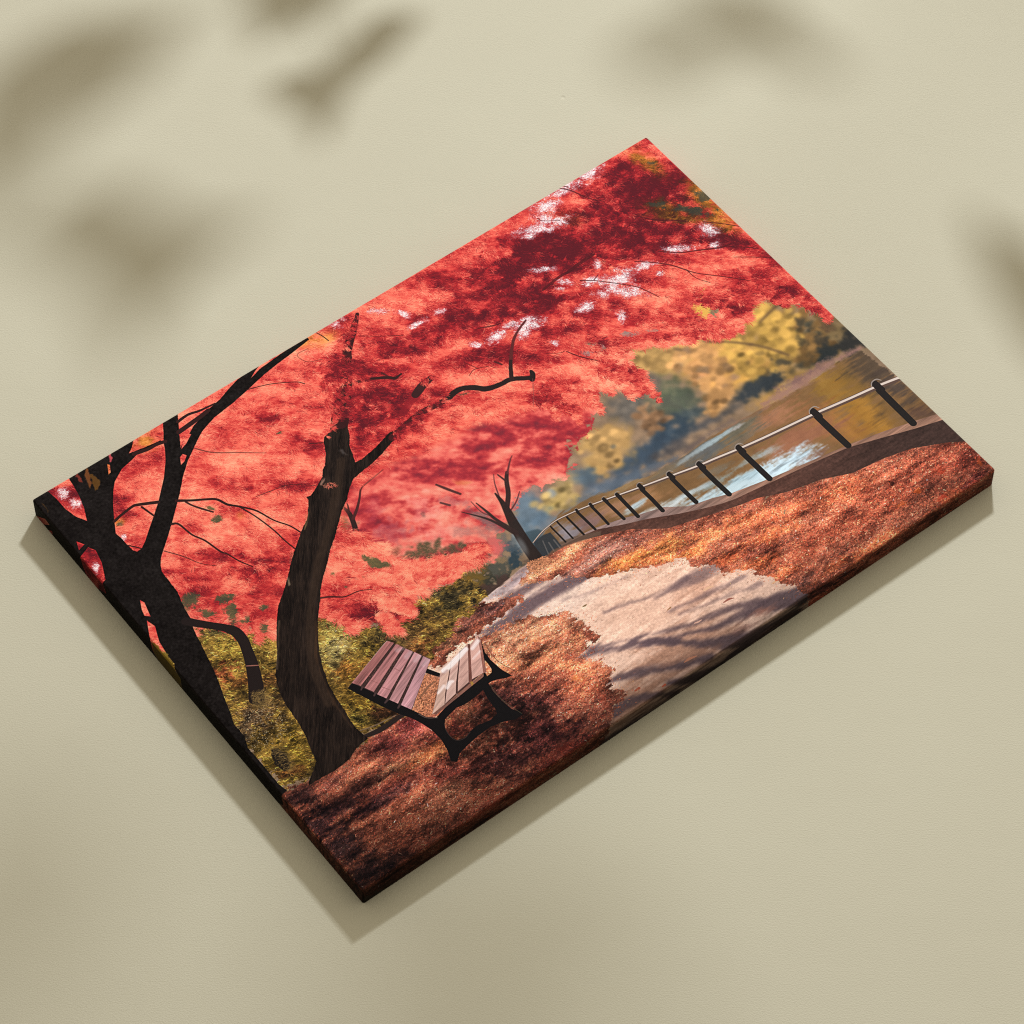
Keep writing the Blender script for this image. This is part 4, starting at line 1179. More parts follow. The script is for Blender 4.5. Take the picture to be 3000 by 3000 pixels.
LIGHTS = [
 (538.7,-9.88,17.12,3.67,-2.76,6.59,0.3),
 (511.59,33.46,8.75,6.73,-8.92,11.29,0.32),
 (489.61,34.65,13.08,10.07,-4.41,5.63,0.3),
 (503.05,-0.46,16.97,3.66,-3.23,7.84,0.16),
 (567.61,121.61,22.03,24.42,-5.07,4.96,0.24),
 (560.7,138.57,29.28,32.41,-6.05,5.89,0.24),
 (532.42,130.09,18.29,20.22,-5.98,5.9,0.24),
 (547.32,154.78,16.41,18.14,-5,4.87,0.24),
 (499.78,140.12,10.41,12.56,-4.03,3.78,0.2),
 (525.37,172.89,5.05,9.83,-5.58,3.88,0.24),
 (529.38,197.63,6.88,8.29,-3.53,3.23,0.24),
 (476.06,156.61,10.36,12.47,-3.48,3.27,0.24),
 (446.21,142.26,10.37,12.46,-3.45,3.28,0.24),
 (405.93,132.7,14.85,11.43,-4.17,5.33,0.2),
 (406.14,158.39,7.65,14.58,-3.75,2.69,0.2),
 (391.03,116.96,14.71,6.86,-2.35,4.09,0.24),
 (376.78,152.7,12.64,9.73,-2.87,3.69,0.22),
 (391.67,176.76,1.44,14.59,-5.85,1.92,0.28),
 (416.79,179.27,6.86,8.21,-3.38,3.21,0.22),
 (356.91,82.14,14.71,6.85,-2.32,4.13,0.18),
 (329.53,73.92,14.66,6.82,-3.26,5.9,0.24),
 (326.03,105.22,16.04,3.67,-2.82,7.36,0.22),
 (289.57,55.97,12.7,9.78,-4.8,6.52,0.3),
 (294.88,21.51,8.53,6.56,-6.05,8.28,0.28),
 (271.84,16.68,10.72,2.38,-3.44,9.45,0.3),
 (251.16,17.89,16.01,3.56,-2.26,6.28,0.3),
 (217.01,38.17,23.74,5.34,-3.29,9.31,0.26),
 (187.94,24.19,23.64,5.3,-2.58,7.46,0.28),
 (187.18,52.78,12.54,9.65,-3.8,5.37,0.2),
 (198.54,82.18,8.33,6.41,-11.4,15.92,0.2),
 (161.88,70.39,18.69,14.38,-5.61,7.96,0.26),
 (135.34,58.14,12.44,9.58,-7.39,10.64,0.2),
 (100.26,67.65,6.18,4.76,-5.44,7.91,0.1),
 (101.75,92.88,12.31,9.47,-5.42,7.82,0.24),
 (107.31,121.04,12.26,9.44,-4.32,6.18,0.24),
 (130.93,123.31,12.3,9.46,-3.65,5.17,0.2),
 (139.57,137.92,8.19,6.3,-3.65,5.14,0.2),
 (54.64,115.95,6.09,4.69,-5.26,7.69,0.22),
 (69.13,131.01,14.21,10.93,-2.47,3.57,0.2),
 (74.77,158.7,14.15,10.89,-2.81,4.04,0.26),
 (50.51,140.04,6.06,4.67,-5.23,7.61,0.2),
 (82.37,187.71,6.04,4.65,-7.03,9.97,0.2),
 (52.73,172.59,10.05,7.73,-3.47,5,0.2),
 (70.87,36.96,8.26,6.35,-5.38,7.98,0.32),
 (53.62,71.78,6.14,4.72,-7.07,10.46,0.2),
 (153.95,188.45,8.13,6.26,-7.3,10.06,0.18),
 (165.75,189.68,12.21,9.4,-3.67,5.04,0.2),
 (173.03,218.76,20.83,9.93,-2.32,4.35,0.3),
 (195.5,239.95,21.91,7.79,-1.76,3.91,0.3),
 (176.21,244.5,12.11,9.32,-2.56,3.44,0.2),
 (154.63,239.46,12.09,9.3,-3.62,4.92,0.28),
 (163.08,253.66,6.67,7.8,-2.99,3,0.2),
 (138.02,253.51,8.02,6.17,-2.5,3.41,0.14),
 (120.61,217.14,6.04,4.65,-3.57,4.94,0.14),
 (236.98,244.48,10.82,0.46,-1.23,5.86,0.24),
 (215.26,243.45,15.27,3.73,-1.48,4,0.24),
 (275.36,133.03,12.52,9.63,-3.92,5.24,0.24),
 (299.94,135.39,12.55,9.66,-3.96,5.25,0.2),
 (252.84,128.07,8.33,6.41,-2.71,3.67,0.14),
 (199.27,99.15,6.23,4.79,-11.38,15.81,0.1)]
band = sstep(GX, 250, 380)[None, :] * (1 - sstep(GY, 80, 175))[:, None]
t = (0.385 + 0.09 * band + 0.085 * n_hang + 0.11 * np.clip(n_hang - 0.55, 0, 2) + 0.075 * n_hang2 + 0.03 * n_leaf
     + 1.05 * field(DARKS, n_edge, 0.34, 0.7) - 0.40 * field(LIGHTS, n_edge, 0.3, 0.9))
t = np.clip(t, 0.0, 1.15)
RED = ((0.0, (240, 158, 126)), (0.18, (231, 126, 102)), (0.36, (220, 98, 82)), (0.52, (192, 60, 56)), (0.68, (156, 36, 41)),
       (0.85, (118, 26, 34)), (1.1, (80, 23, 31)))
warm = field([
 (580.79,17.87,3.81,14.54,-6.21,3.26,0.8),
 (564.24,64.88,7.05,8.59,-3.66,3.46,0.9),
 (566.09,84.46,11.87,11.5,-2.45,2.62,1),
 (564.07,73.85,11.89,11.52,-4.9,5.27,0.8),
 (597.51,72.23,1.01,15.49,-9.53,3.19,0.9),
 (594.69,97.4,1.22,18.44,-6.32,2.09,0.8),
 (582.71,33.24,3.04,11.58,-4.96,2.59,0.5),
 (585.55,108.47,6.35,12.6,-4.04,2.83,0.6),
 (494.03,29.02,8.73,6.72,-4.43,5.64,0.25),
 (98.57,5.25,6.25,4.81,-4.76,7.04,0.9),
 (254.83,3.59,8.29,0.94,-1.61,5.76,0.6),
 (269.58,10.65,9.12,2.02,-1.83,5.05,0.6),
 (57.65,14.64,2.9,2.23,-5.36,8.05,0.8),
 (49.66,12.55,2.07,1.59,-5.34,8.05,0.8),
 (116.35,108.11,2.46,1.89,-2.18,3.11,0.4),
 (40.03,57.35,2.87,2.21,-1.76,2.63,0.7)], n_edge, 0.25)
green = field([
 (584.01,24.98,2.58,5.15,-2.92,2.11,0.7),
 (566.43,66.57,7.93,7.69,-2.95,3.17,0.7),
 (599.6,78.41,-0.31,12.7,-8.27,2.04,0.8),
 (579.38,85.63,8.79,10.7,-3.15,2.94,0.6),
 (42.29,148.41,5.24,4.03,-3.81,5.55,1),
 (62.09,161.33,5.05,5.89,-2.9,3.09,1),
 (45.49,167.02,5.23,4.02,-2.08,3,1),
 (62.51,176.28,4.02,3.1,-2.44,3.5,0.8),
 (61.31,186.84,6.02,4.63,-2.43,3.48,1),
 (99.29,100.96,3.28,2.52,-2.16,3.12,0.7),
 (40.17,59.45,2.05,1.58,-1.41,2.1,0.8),
 (326.4,122.35,7.26,3.4,-0.81,1.45,0.6),
 (103.56,90.27,2.1,3.8,-0.96,0.77,0.7),
 (176.5,209.72,3.84,6.97,-2.42,1.81,0.7),
 (170.21,200.96,2.56,4.65,-2.42,1.82,0.5),
 (171.52,207.84,2.19,6.77,-2.08,1.11,0.7),
 (141.61,194.59,2.03,1.56,-1.09,1.5,0.7),
 (82.37,187.71,2.82,2.17,-1.41,1.99,0.8),
 (71.87,202.61,2.81,2.16,-2.09,2.97,0.9),
 (141.46,210.02,1.62,1.24,-0.9,1.24,0.6),
 (157.02,210.34,1.62,1.25,-0.73,1,0.6),
 (147.66,104.12,1.71,2.02,-0.65,0.69,0.4),
 (185.66,64.02,2.5,1.93,-1.14,1.6,0.4)], n_edge, 0.3)
WARM = ((0.0, (236, 156, 84)), (0.3, (206, 124, 56)), (0.55, (150, 92, 34)), (0.8, (96, 58, 26)), (1.1, (66, 34, 24)))
GREEN = ((0.0, (112, 98, 62)), (0.5, (80, 72, 52)), (1.1, (52, 50, 42)))
wk, gk = np.clip(warm * 1.35, 0, 1)[..., None], sstep(green + 0.16 * n_leaf * sstep(green, 0.04, 0.2), 0.25, 0.62)[..., None]


def leafcol(tv, wv, gv):
    c = ramp(tv, RED) * (1 - wv) + ramp(tv, WARM) * wv
    return (c * (1 - gv) + ramp(tv, GREEN) * gv).astype(np.float32)


fm = poly_mask(FG, 0.6, 0.7 * n_edge + 0.6 * n_leaf, 2.0, full=True)
behind = img.copy()
foliage = leafcol(t, wk, gk)
img[:] = behind * (1 - fm[..., None]) + foliage * fm[..., None]
GAPS = [
 (523.27,167.79,4.15,5.01,-8.6,7.96,206,162,78,1),
 (527.47,177.98,3,2.3,-3.51,4.25,124,110,84,1),
 (428.83,147.76,7.79,2.67,-2.08,4.19,150,112,108,1),
 (461.55,153.2,6.92,4.2,-1.36,1.96,142,118,112,0.9),
 (478.61,162.02,5.54,4.26,-1.29,1.59,140,120,110,0.8)]
gap = np.zeros((NY, NX), np.float32)
for b in GAPS:
    win, d = blob_d(b, 2.2)
    if d.size:
        m_ = 1 - sstep(d + 0.3 * n_edge[win], 0.7, 1.25)
        put(win, m_, rgb(b[6:9]), b[9])
        gap[win] = np.maximum(gap[win], m_)
hole = np.zeros((NY, NX), np.float32)
n_hole = noise(4.0, 3.2, 4, 0.85)
for b in HOLES:
    win, d = blob_d(b, 2.3)
    if d.size:
        hole[win] = np.maximum(hole[win], 1 - sstep(d + 0.26 * n_hole[win], 0.45, 1.6))
sky = rgb((240, 240, 246)) + 0.015 * n_mid[..., None]
skb = sstep(GX, 330, 420)[None, :, None]
sky = sky * (1 - 0.6 * skb) + rgb((214, 234, 242)) * 0.6 * skb
img[:] = img * (1 - hole[..., None] * 0.96) + sky * hole[..., None] * 0.96
# where the crown meets the soft trees behind it there is no crisp fringe
NORIM = poly_mask([(171.1,158.2),(184.8,132.7),(228.5,125.7),(306.1,136),(345.6,149.7),(383.4,183),(392.9,192.3),(369.3,213.6),(342.7,213.6),(254.2,226.1),(192.8,178.9)], 4, full=True)
fsoft = blur(fm, 14)
img[:] = img * (1 - NORIM[..., None]) + (
    (behind * (1 - fsoft[..., None]) + foliage * fsoft[..., None]) * NORIM[..., None])
cover = (fm * (1 - NORIM) + np.clip(fsoft * 1.6 - 0.8, 0, 1) * NORIM) * (1 - gap)


def sprays(mask, n, m, spread=1.0, reach=1.0, jitter=0.10, lift=0.0, alpha=0.72, down=0.75, leaf=0.10, wide=0):
    """hanging sprays of narrow leaves, painted batch over batch"""
    cx, cy = roots(mask, n)
    for sel in np.array_split(np.arange(len(cx)), 14):
        k = len(sel)
        sx, sy = cx[sel], cy[sel]
        st = pick(t, sx, sy) + rng.normal(lift, jitter, k)
        d = down + 0.45 * pick(n_mid, sx, sy) * 0.6 + rng.normal(0, 0.38, k)
        size = rng.uniform(0.6, 1.35, k) * spread
        along = rng.uniform(-3.2, 2.6, (k, m)) * size[:, None]
        across = rng.normal(0, 1.5, (k, m)) * size[:, None]
        x = sx[:, None] + (np.cos(d)[:, None] * along - np.sin(d)[:, None] * across) * S
        y = sy[:, None] + (np.sin(d)[:, None] * along + np.cos(d)[:, None] * across) * S
        a = d[:, None] + across * 0.20 + rng.normal(0, 0.26, (k, m))
        tv = st[:, None] + rng.normal(0, leaf, (k, m)) - 0.018 * along + 0.012 * across
        x, y, a, tv = x.ravel(), y.ravel(), a.ravel(), tv.ravel()
        c = leafcol(tv, pick(wk[..., 0], x, y)[:, None], pick(gk[..., 0], x, y)[:, None])
        hairs(x, y, a, rng.uniform(0.9, 2.9, len(x)) * reach, c, alpha, 0.25, wide)


sprays(cover * (1 - 0.9 * hole), 5600, 40)
sprays(cover * (1 - 0.95 * hole), 5200, 20, 1.15, 1.35, 0.12, 0.0, 0.62, 0.72, 0.17, 1)
rim = np.clip(fm * (1 - blur(fm, 9)) * 3.2, 0, 1) * (1 - NORIM)
sprays(rim * (1 - hole), 1500, 26, 0.8, 1.9, 0.10, -0.04, 0.8, 0.80, 0.13, 1)
PLUME = np.zeros((NY, NX), np.float32)
for pts in ([(171.2,221.2,16.85),(192.7,230.8,12.94),(211.9,239.3,10.14),(228.6,242.8,8.47),(240.9,243.6,6.79),(246.4,246.6,2.27)], [(190.9,224.7,8.45),(198.6,225.1,4.51),(201.7,225.2,1.69)],
            [(197.5,232.9,8.44),(210.1,233.2,5.64),(216.8,232.9,2.26)], [(193.7,242.4,11.22),(209.7,250.9,8.42),(220.6,249.1,4.5)], [(156.6,241,11.14),(164.9,251.2,11.13),(167.4,263.1,3.88)],
            [(147.4,249.3,11.09),(149.8,258.8,7.2),(150.3,266.7,2.76)]):
    P_ = curve(pts, 5)
    w_, sd_, _s = stroke_sd(P_, 1.0)
    PLUME[w_] = np.maximum(PLUME[w_], 1 - sstep(sd_, -0.8, 0.4))
FINGERS = np.zeros((NY, NX), np.float32)
for pts in ([(433.6,175.3,17.97),(437.9,191.3,13.14),(437.9,206,8.33),(436.7,218.1,2.37)], [(423.1,175.6,14.94),(425.2,190,10.13),(423.2,201,5.94),(422,207.6,1.78)],
            [(412.5,167.5,14.94),(412.6,180.3,10.13),(412.7,188.7,4.16)], [(397.9,168.9,14.89),(397,185,10.08),(394.4,195.6,5.91),(393.4,201.1,1.77)],
            [(379.1,171.3,14.83),(377.2,186.5,10.04),(374.3,196.7,2.94)], [(370.6,160.6,14.85),(366.7,174.3,10.05),(363.5,183.5,2.95)],
            [(473.9,172.1,9.06),(484.5,180.3,7.85),(496.4,186.9,5.44),(501.1,188.8,1.81)], [(508.1,176.9,15.19),(514.4,190.4,10.91),(520.8,199.6,6.66),(524.6,204.3,1.82)],
            [(493.1,169.7,12.14),(500.5,181.9,9.09),(504.1,191.1,3.02)], [(533.9,179.5,18.3),(533.8,192.4,12.16),(531.5,201.4,5.46),(530.4,204.9,1.82)],
            [(549.2,173.8,15.32),(550.1,185.4,10.39),(548.2,192.7,3.05)], [(573.1,179,12.3),(573.2,192.3,8.58),(574.8,202.2,5.5),(576,205.8,1.83)],
            [(581.5,194.2,9.2),(585.6,206.2,7.35),(587.6,215.5,4.28)], [(594.2,212.8,9.18),(595,224.3,6.72),(595.4,233.7,2.44)], [(446.3,168,9.02),(433.5,162.5,7.21),(425.5,151.2,3.61)],
            [(527.7,161.6,12.24),(537.3,171.2,9.18),(540.4,180.1,3.05)]):
    P_ = curve(pts, 5)
    w_, sd_, _s = stroke_sd(P_, 1.0)
    FINGERS[w_] = np.maximum(FINGERS[w_], 1 - sstep(sd_, -1.0, 0.3))
sprays(FINGERS, 1300, 34, 0.6, 1.15, 0.11, -0.03, 0.8, 0.62, 0.14, 1)
keep_t = t
t = np.where(PLUME > 0.05, 0.26 + 0.09 * n_hang2 + 0.05 * n_leaf, t).astype(np.float32)
sprays(PLUME, 900, 40, 0.6, 1.0, 0.08, 0.0, 0.8, -0.15)
t = keep_t
x, y = roots(np.clip(blur(hole, 3) * (1.2 - hole), 0, 1) * fm, 13000)  # twig-fine lattice across the sky gaps
hairs(x, y, 0.6 + rng.normal(0, 0.9, len(x)), rng.uniform(0.8, 3.4, len(x)),
      ramp(rng.uniform(0.45, 0.9, len(x)), RED), 0.36, bend=0.6)
foliage = img.copy()

# --- trunks and limbs, almost black against the light
TR1 = [(-122.4,-102.7),(2.5,-3.6),(13.9,0.8),(15.2,11.1),(15.3,22.7),(17.8,33.9),(22.3,42.1),(27.1,30.6),(30.2,19.8),(32.2,8.4),(33.2,0.3),(32.2,-13),(81.6,-11.9),(92.9,0.1),(87.8,5.2),(82.9,8.8),(90.1,10.3),(97.4,11.7),(109,13.3),(109.8,16.3),(115.6,7.7),(120.4,-0.3),(125.6,-11.2),(137.7,-10.2),(133.9,0.1),(130.4,6.2),(124.3,16.4),(117.4,28.4),(122.2,25.5),(129.2,22.2),(136.6,17.6),(154,11.4),(167.4,8.8),(178.7,4.5),(190.8,0.7),(195.6,-0.2),(198.5,-14.1),(229.5,-11.6),(212.4,-0.4),(205.8,2.5),(198.4,6.6),(209.9,3.1),(223.6,1.8),(237.5,0.1),(257.4,-0),(256.9,3),(242.5,5.2),(223.8,7.5),(209.5,9.7),(194.4,13.2),(184.7,15.4),(173.7,17.8),(162.6,19.3),(154.4,20.5),(145.7,23.4),(139.2,25.8),(133,29.7),(124.2,35.6),(114.6,42.2),(108.2,47.8),(102.4,53.1),(95,61.1),(87.4,68.6),(78.7,76.7),(71.5,83.5),(61.6,92.2),(54.1,98.6),(47.9,104.1),(43.8,109.2),(41.1,114.9),(40.6,121.6),(40.5,127.7),(39.9,138),(37.4,146.2),(35.5,154.7),(34.5,162),(31.9,168),(29.2,177.8),(28.1,184.2),(24.8,198.3),(21.9,211.8),(17.7,225.7),(13.6,238.2),(10.9,247.6),(7.1,257.9),(7.2,271.2),(3.5,280.7),(3.8,289.3),(3.7,301.5),(3.6,319),(5.3,327.2),(-13.7,328.7),(-30.1,305.8),(-38.1,226.2),(-42,89.2),(-51.4,-27)]
C_V = [(40.8,88.4),(46.5,84.6),(56.1,76.4),(65.5,68.6),(75.1,60.4),(82.8,52.6),(91,44.4),(101.1,31.8),(106.9,22.4),(109.8,16.3),(102.2,13.8),(94.9,13.1),(88.3,13),(81.7,15.2),(70.2,17.8),(59.3,24.4),(54,30.4),(46.9,40.6),(39.7,52.7),(37,57.8),(33,65.1),(34,71),(34.1,78.2),(34.7,85.7),(36.6,88.7)]
bark = np.empty_like(img)
bark[:] = rgb((21, 17, 16))
bark += (0.012 * n_fine + 0.008 * n_mid)[..., None]
poly(TR1, bark, 0.25, rough=n_fine, amp=0.06)
LENS = [C_V, [(5.5,53),(8.7,59),(2.5,60.9)], [(9.5,62.8),(12.5,68.6),(9.9,80.7),(3.5,95.4),(-10.3,99.8),(-19,86.3),(-22,72.7),(-10.7,68.3),(1.1,66.2)],
        [(13.7,126.4),(15.1,130.2),(11.7,143.3),(8.4,140),(9.9,134.3)], [(7.5,144.6),(9.5,152.4),(6.5,159.9),(4.2,166.1),(2.4,180.3),(2.2,188.7),(-5.2,198.2),(-19.2,199.8),(-21.5,185.2),(-21,168.2),(-12.5,161.4),(0.1,159.6)],
        [(63.9,7.2),(65.1,9),(61.6,15.3),(59.3,15.9)], [(-19,2.5),(-6.3,17),(-7.8,22.8),(-20.6,10.8)], [(-18,19.8),(-13.5,25),(-18,25.1),(-21.3,20.6)],
        [(116.9,30),(122.8,28),(131.1,22.8),(128.6,20.9),(123.5,23.6)], [(111.7,35.8),(115.2,34.4),(116.9,37.4),(112.2,41.1),(108.3,42.2)]]
for q in LENS:
    poly(q, foliage, 0.25)
poly([(0.3,162.8),(2.7,168.3),(2.4,180.3),(2.2,188.7),(-5.2,198.2),(-19.2,199.8),(-21.5,185.2),(-21,168.2),(-12.5,161.4)], (118, 98, 36), 0.8, 0.9, n_leaf, 1.0)
for q, c in (([(49.2,0,2.9),(46,7.7,4.05),(41,18,1.44)], (112, 66, 34)), ([(48.5,7.6,2.32),(47.9,15.2,4.63),(45.1,20.4,2.89),(43.1,22,1.15)], (92, 62, 26)),
             ([(40.6,-0.1,1.16),(39.3,6.6,1.74),(39.3,9.4,0.58)], (116, 46, 36)), ([(4.3,7.9,0.86),(4.2,13.8,1.72),(3.2,17.1,0.86)], (72, 50, 26)),
             ([(70.6,0.9,1.46),(68.8,4.9,1.16),(67.2,6.5,0.58)], (190, 76, 84))):
    stroke(q, c, 0.8, 0.85, rough=n_leaf, amp=0.5)
TW = (
    ([(74.9,60.6,2.87),(61.2,53.2,2.58),(56.4,52,2.29),(45.8,53.4,2.29),(38.5,55,2.57)], 1), ([(62.3,56.6,1.72),(65.1,69.1,1.43)], 1),
    ([(86.5,67.9,2.59),(96,74.8,2.01),(104.5,80.2,2.01),(111.5,85.6,2.01),(115.2,94.4,2.01),(121.1,101.3,1.72),(129.2,112.4,1.43),(134.7,127.8,1.14),(141.2,139.2,1.14),(144.5,149.7,1.14)], 1),
    ([(121.1,101.3,1.43),(125.9,117,1.14),(129.4,135.3,1.14),(130.5,148.4,1.14),(132.3,159.6,1.13)], 0.9), ([(91.5,73,1.72),(93.4,78.5,1.43),(97.4,85.5,1.72),(102.6,93.5,1.43)], 0.9),
    ([(71.5,83.5,2.28),(75.6,87.1,1.71),(78,100.9,1.42),(82.8,111.7,1.42),(86.2,126.5,1.41),(89.1,131.9,1.13),(92.4,142.3,1.13),(97.5,152.9,0.84)], 0.95),
    ([(52.8,100.4,0.85),(61.4,113.3,0.85),(68.3,126.8,0.56),(75.7,134.9,0.56)], 0.7), ([(34.4,80,1.13),(37.6,84,1.13),(40.6,88.3,1.13)], 0.9),
    ([(189.5,13.7,1.19),(199.4,17.1,0.89),(209.6,21.5,0.89),(224.3,30.7,0.89),(228.8,36.3,0.89)], 0.7), ([(129.4,6.7,2.65),(139.6,5.8,2.36),(148,8,2.07),(153.6,8.7,1.77),(162.6,9.7,1.48)], 1),
    ([(124.7,15.4,4.11),(137,14.2,4.12),(145.6,13.3,3.83),(154.6,11.9,3.55)], 1), ([(85.5,11.6,3.5),(96.7,14.5,2.92),(103.9,14.7,2.92),(111.3,16.3,3.22)], 1),
    ([(136.7,101.7,0.58),(147.7,104.1,0.86),(163.7,108.4,0.58),(181.6,123.8,0.58)], 0.5), ([(124,33.1,1.17),(133.7,46.7,1.17),(150.2,59.7,0.88),(166.6,72.8,0.58)], 0.5),
    ([(323.6,90.7,0.6),(302.8,87.4,0.6)], 0.0),
    ([(265.3,0.5,0.91),(267.4,6.8,0.91),(268.4,13.2,0.91)], 0.8), ([(121.2,206.8,1.67),(128.4,210.8,1.67),(136.4,217,1.12),(147.4,219.2,0.84),(156.5,224,0.56)], 0.75),
    ([(250.5,9.7,0.6),(240.6,9.7,0.6),(243,20.1,0.6),(254.1,25.3,0.6)], 0.45), ([(197.7,85.6,0.88),(206.6,91.2,1.17)], 0.6))
for p, al in TW:
    stroke(p, (46, 26, 25), 0.18, al)
stroke([(30.2,162.9,7.2),(35.2,169,6.64),(43,177.7,6.09),(49.8,185.6,6.64),(53.9,193,8.28),(54,202.6,8.26),(51.4,211.5,8.24),(47.8,221.9,9.3),(42.7,233.1,10.36),(37.8,242.3,11.41),(32.9,250.1,11.91)], (32, 25, 24), 0.3)
stroke([(17.2,296.4,7.99),(16.5,303.4,10.1),(15.9,310.2,7.96)], (28, 24, 22), 0.6, 0.95, rough=n_leaf, amp=0.5)
stroke([(43.1,222.5,0.82),(46.9,225,1.09),(50.4,227.4,0.82)], (170, 110, 96), 0.3, 0.7)

SOFTEN = poly_mask([(32.3,243.6),(41.9,247.3),(40,260.7),(30.7,261),(25.5,253.3)], 1.5, full=True) + poly_mask([(16.2,290.1),(24,296.1),(21.6,312.4),(14.6,317.9),(12.1,308.7)], 2, full=True) * 0.55
x, y = roots(np.clip(SOFTEN, 0, 1), 900)
hairs(x, y, rng.normal(0.2, 0.6, len(x)), rng.uniform(1, 3.5, len(x)),
      rgb((120, 98, 58)) * rng.uniform(0.45, 1.35, (len(x), 1)).astype(np.float32), 0.75, bend=0.8)
TR2 = [(222.7,80.1),(216.7,86.2),(210.5,87.6),(207.4,91.9),(202.6,100.9),(195.3,110),(191.4,112.3),(188,117),(180.3,121.5),(170.2,126.3),(166.9,125.4),(166.1,128.8),(163,133.2),(155.2,142.8),(148.3,146.6),(139.4,153.3),(129.9,160.9),(121.1,168.7),(113.1,176.5),(107.2,181.7),(102.6,185.5),(92.3,193.4),(83.2,204.5),(75.4,215.2),(65.9,229.4),(56.1,241.1),(52.6,247.3),(48.9,256.8),(46.4,269.4),(45.1,284.5),(43.4,294.6),(40.2,305.3),(38,312.7),(36,320.2),(30.4,324.9),(21.2,331.1),(20.1,333.5),(26.3,333.3),(32.9,333.7),(42.5,334.6),(55.9,333.4),(65.6,328.8),(77,327.1),(76.9,325.9),(75.4,314.5),(75.9,307.5),(77.9,297.2),(79.3,284.3),(81.8,271.7),(86.5,258.9),(91.8,246.4),(100.8,232.5),(108.4,221.5),(115.9,212.8),(121.4,206.9),(124.9,201.6),(134.7,192),(142.7,185.3),(152.3,176.2),(162,168.6),(171.4,160.4),(180.7,152),(190.3,145.8),(198,138.4),(205.1,133.4),(215.1,131.7),(225.1,130.4),(236.2,127.6),(248.2,123.7),(255.7,121.2),(256.5,115.2),(253.6,114.6),(244.4,117.4),(232.3,120.5),(221.3,122.3),(215.3,121.7),(218,115.6),(220.9,106.4),(227.1,98.3),(230.8,90.5),(236.6,83.4),(226.6,75.6)]
b2 = np.empty_like(img)
b2[:] = rgb((28, 21, 18))
grain = turned_noise(16, 1.2, 128, 3, 0.8)
b2 += (0.017 * grain + 0.01 * n_mid)[..., None] * np.array((1.15, 0.95, 0.8), np.float32)
poly(TR2, b2, 0.25, rough=n_fine, amp=0.12)
win, m = poly_mask(TR2, 0.3)
for pts, c, al in (([(207.9,114,5.82),(186,137.6,6.91),(160.4,161.9,6.83),(136.1,182.5,6.76),(115.1,205.2,6.69),(96.4,229.1,7.17),(81,255,7.1),(71.6,285.1,6.49)], (58, 44, 34), 0.5),
                   ([(106.5,221.6,1.39),(96.1,236.5,1.65),(86.4,251.7,1.64),(80,269.2,1.36),(75.6,288.1,1.35),(73.4,312.2,1.07)], (74, 52, 36), 0.55),
                   ([(160.2,137.9,1.43),(153.7,144.8,1.71),(148.4,148.7,1.14)], (150, 124, 84), 0.6), ([(112,177.6,1.12),(110.1,182.8,0.84)], (170, 150, 120), 0.6),
                   ([(121.7,167.5,0.56),(128.3,160.9,0.85)], (110, 92, 70), 0.6), ([(85,205.1,0.55),(69.8,223.8,0.82),(59.5,238.5,0.55)], (120, 100, 80), 0.5),
                   ([(213.6,106.1,1.75),(214.5,111.7,1.17)], (86, 80, 78), 0.6), ([(182.7,122.2,1.73),(186.2,120.9,2.31),(188.2,119.9,1.45)], (170, 130, 112), 0.8)):
    stroke(pts, c, 1.2, al, rough=grain, amp=0.5)
x, y = roots(poly_mask(TR2, 0.2, full=True), 5000)
hairs(x, y, 2.2 + rng.normal(0, 0.12, len(x)), rng.uniform(2, 7, len(x)),
      rgb((52, 40, 32)) * rng.uniform(0.4, 1.5, (len(x), 1)).astype(np.float32), 0.28)
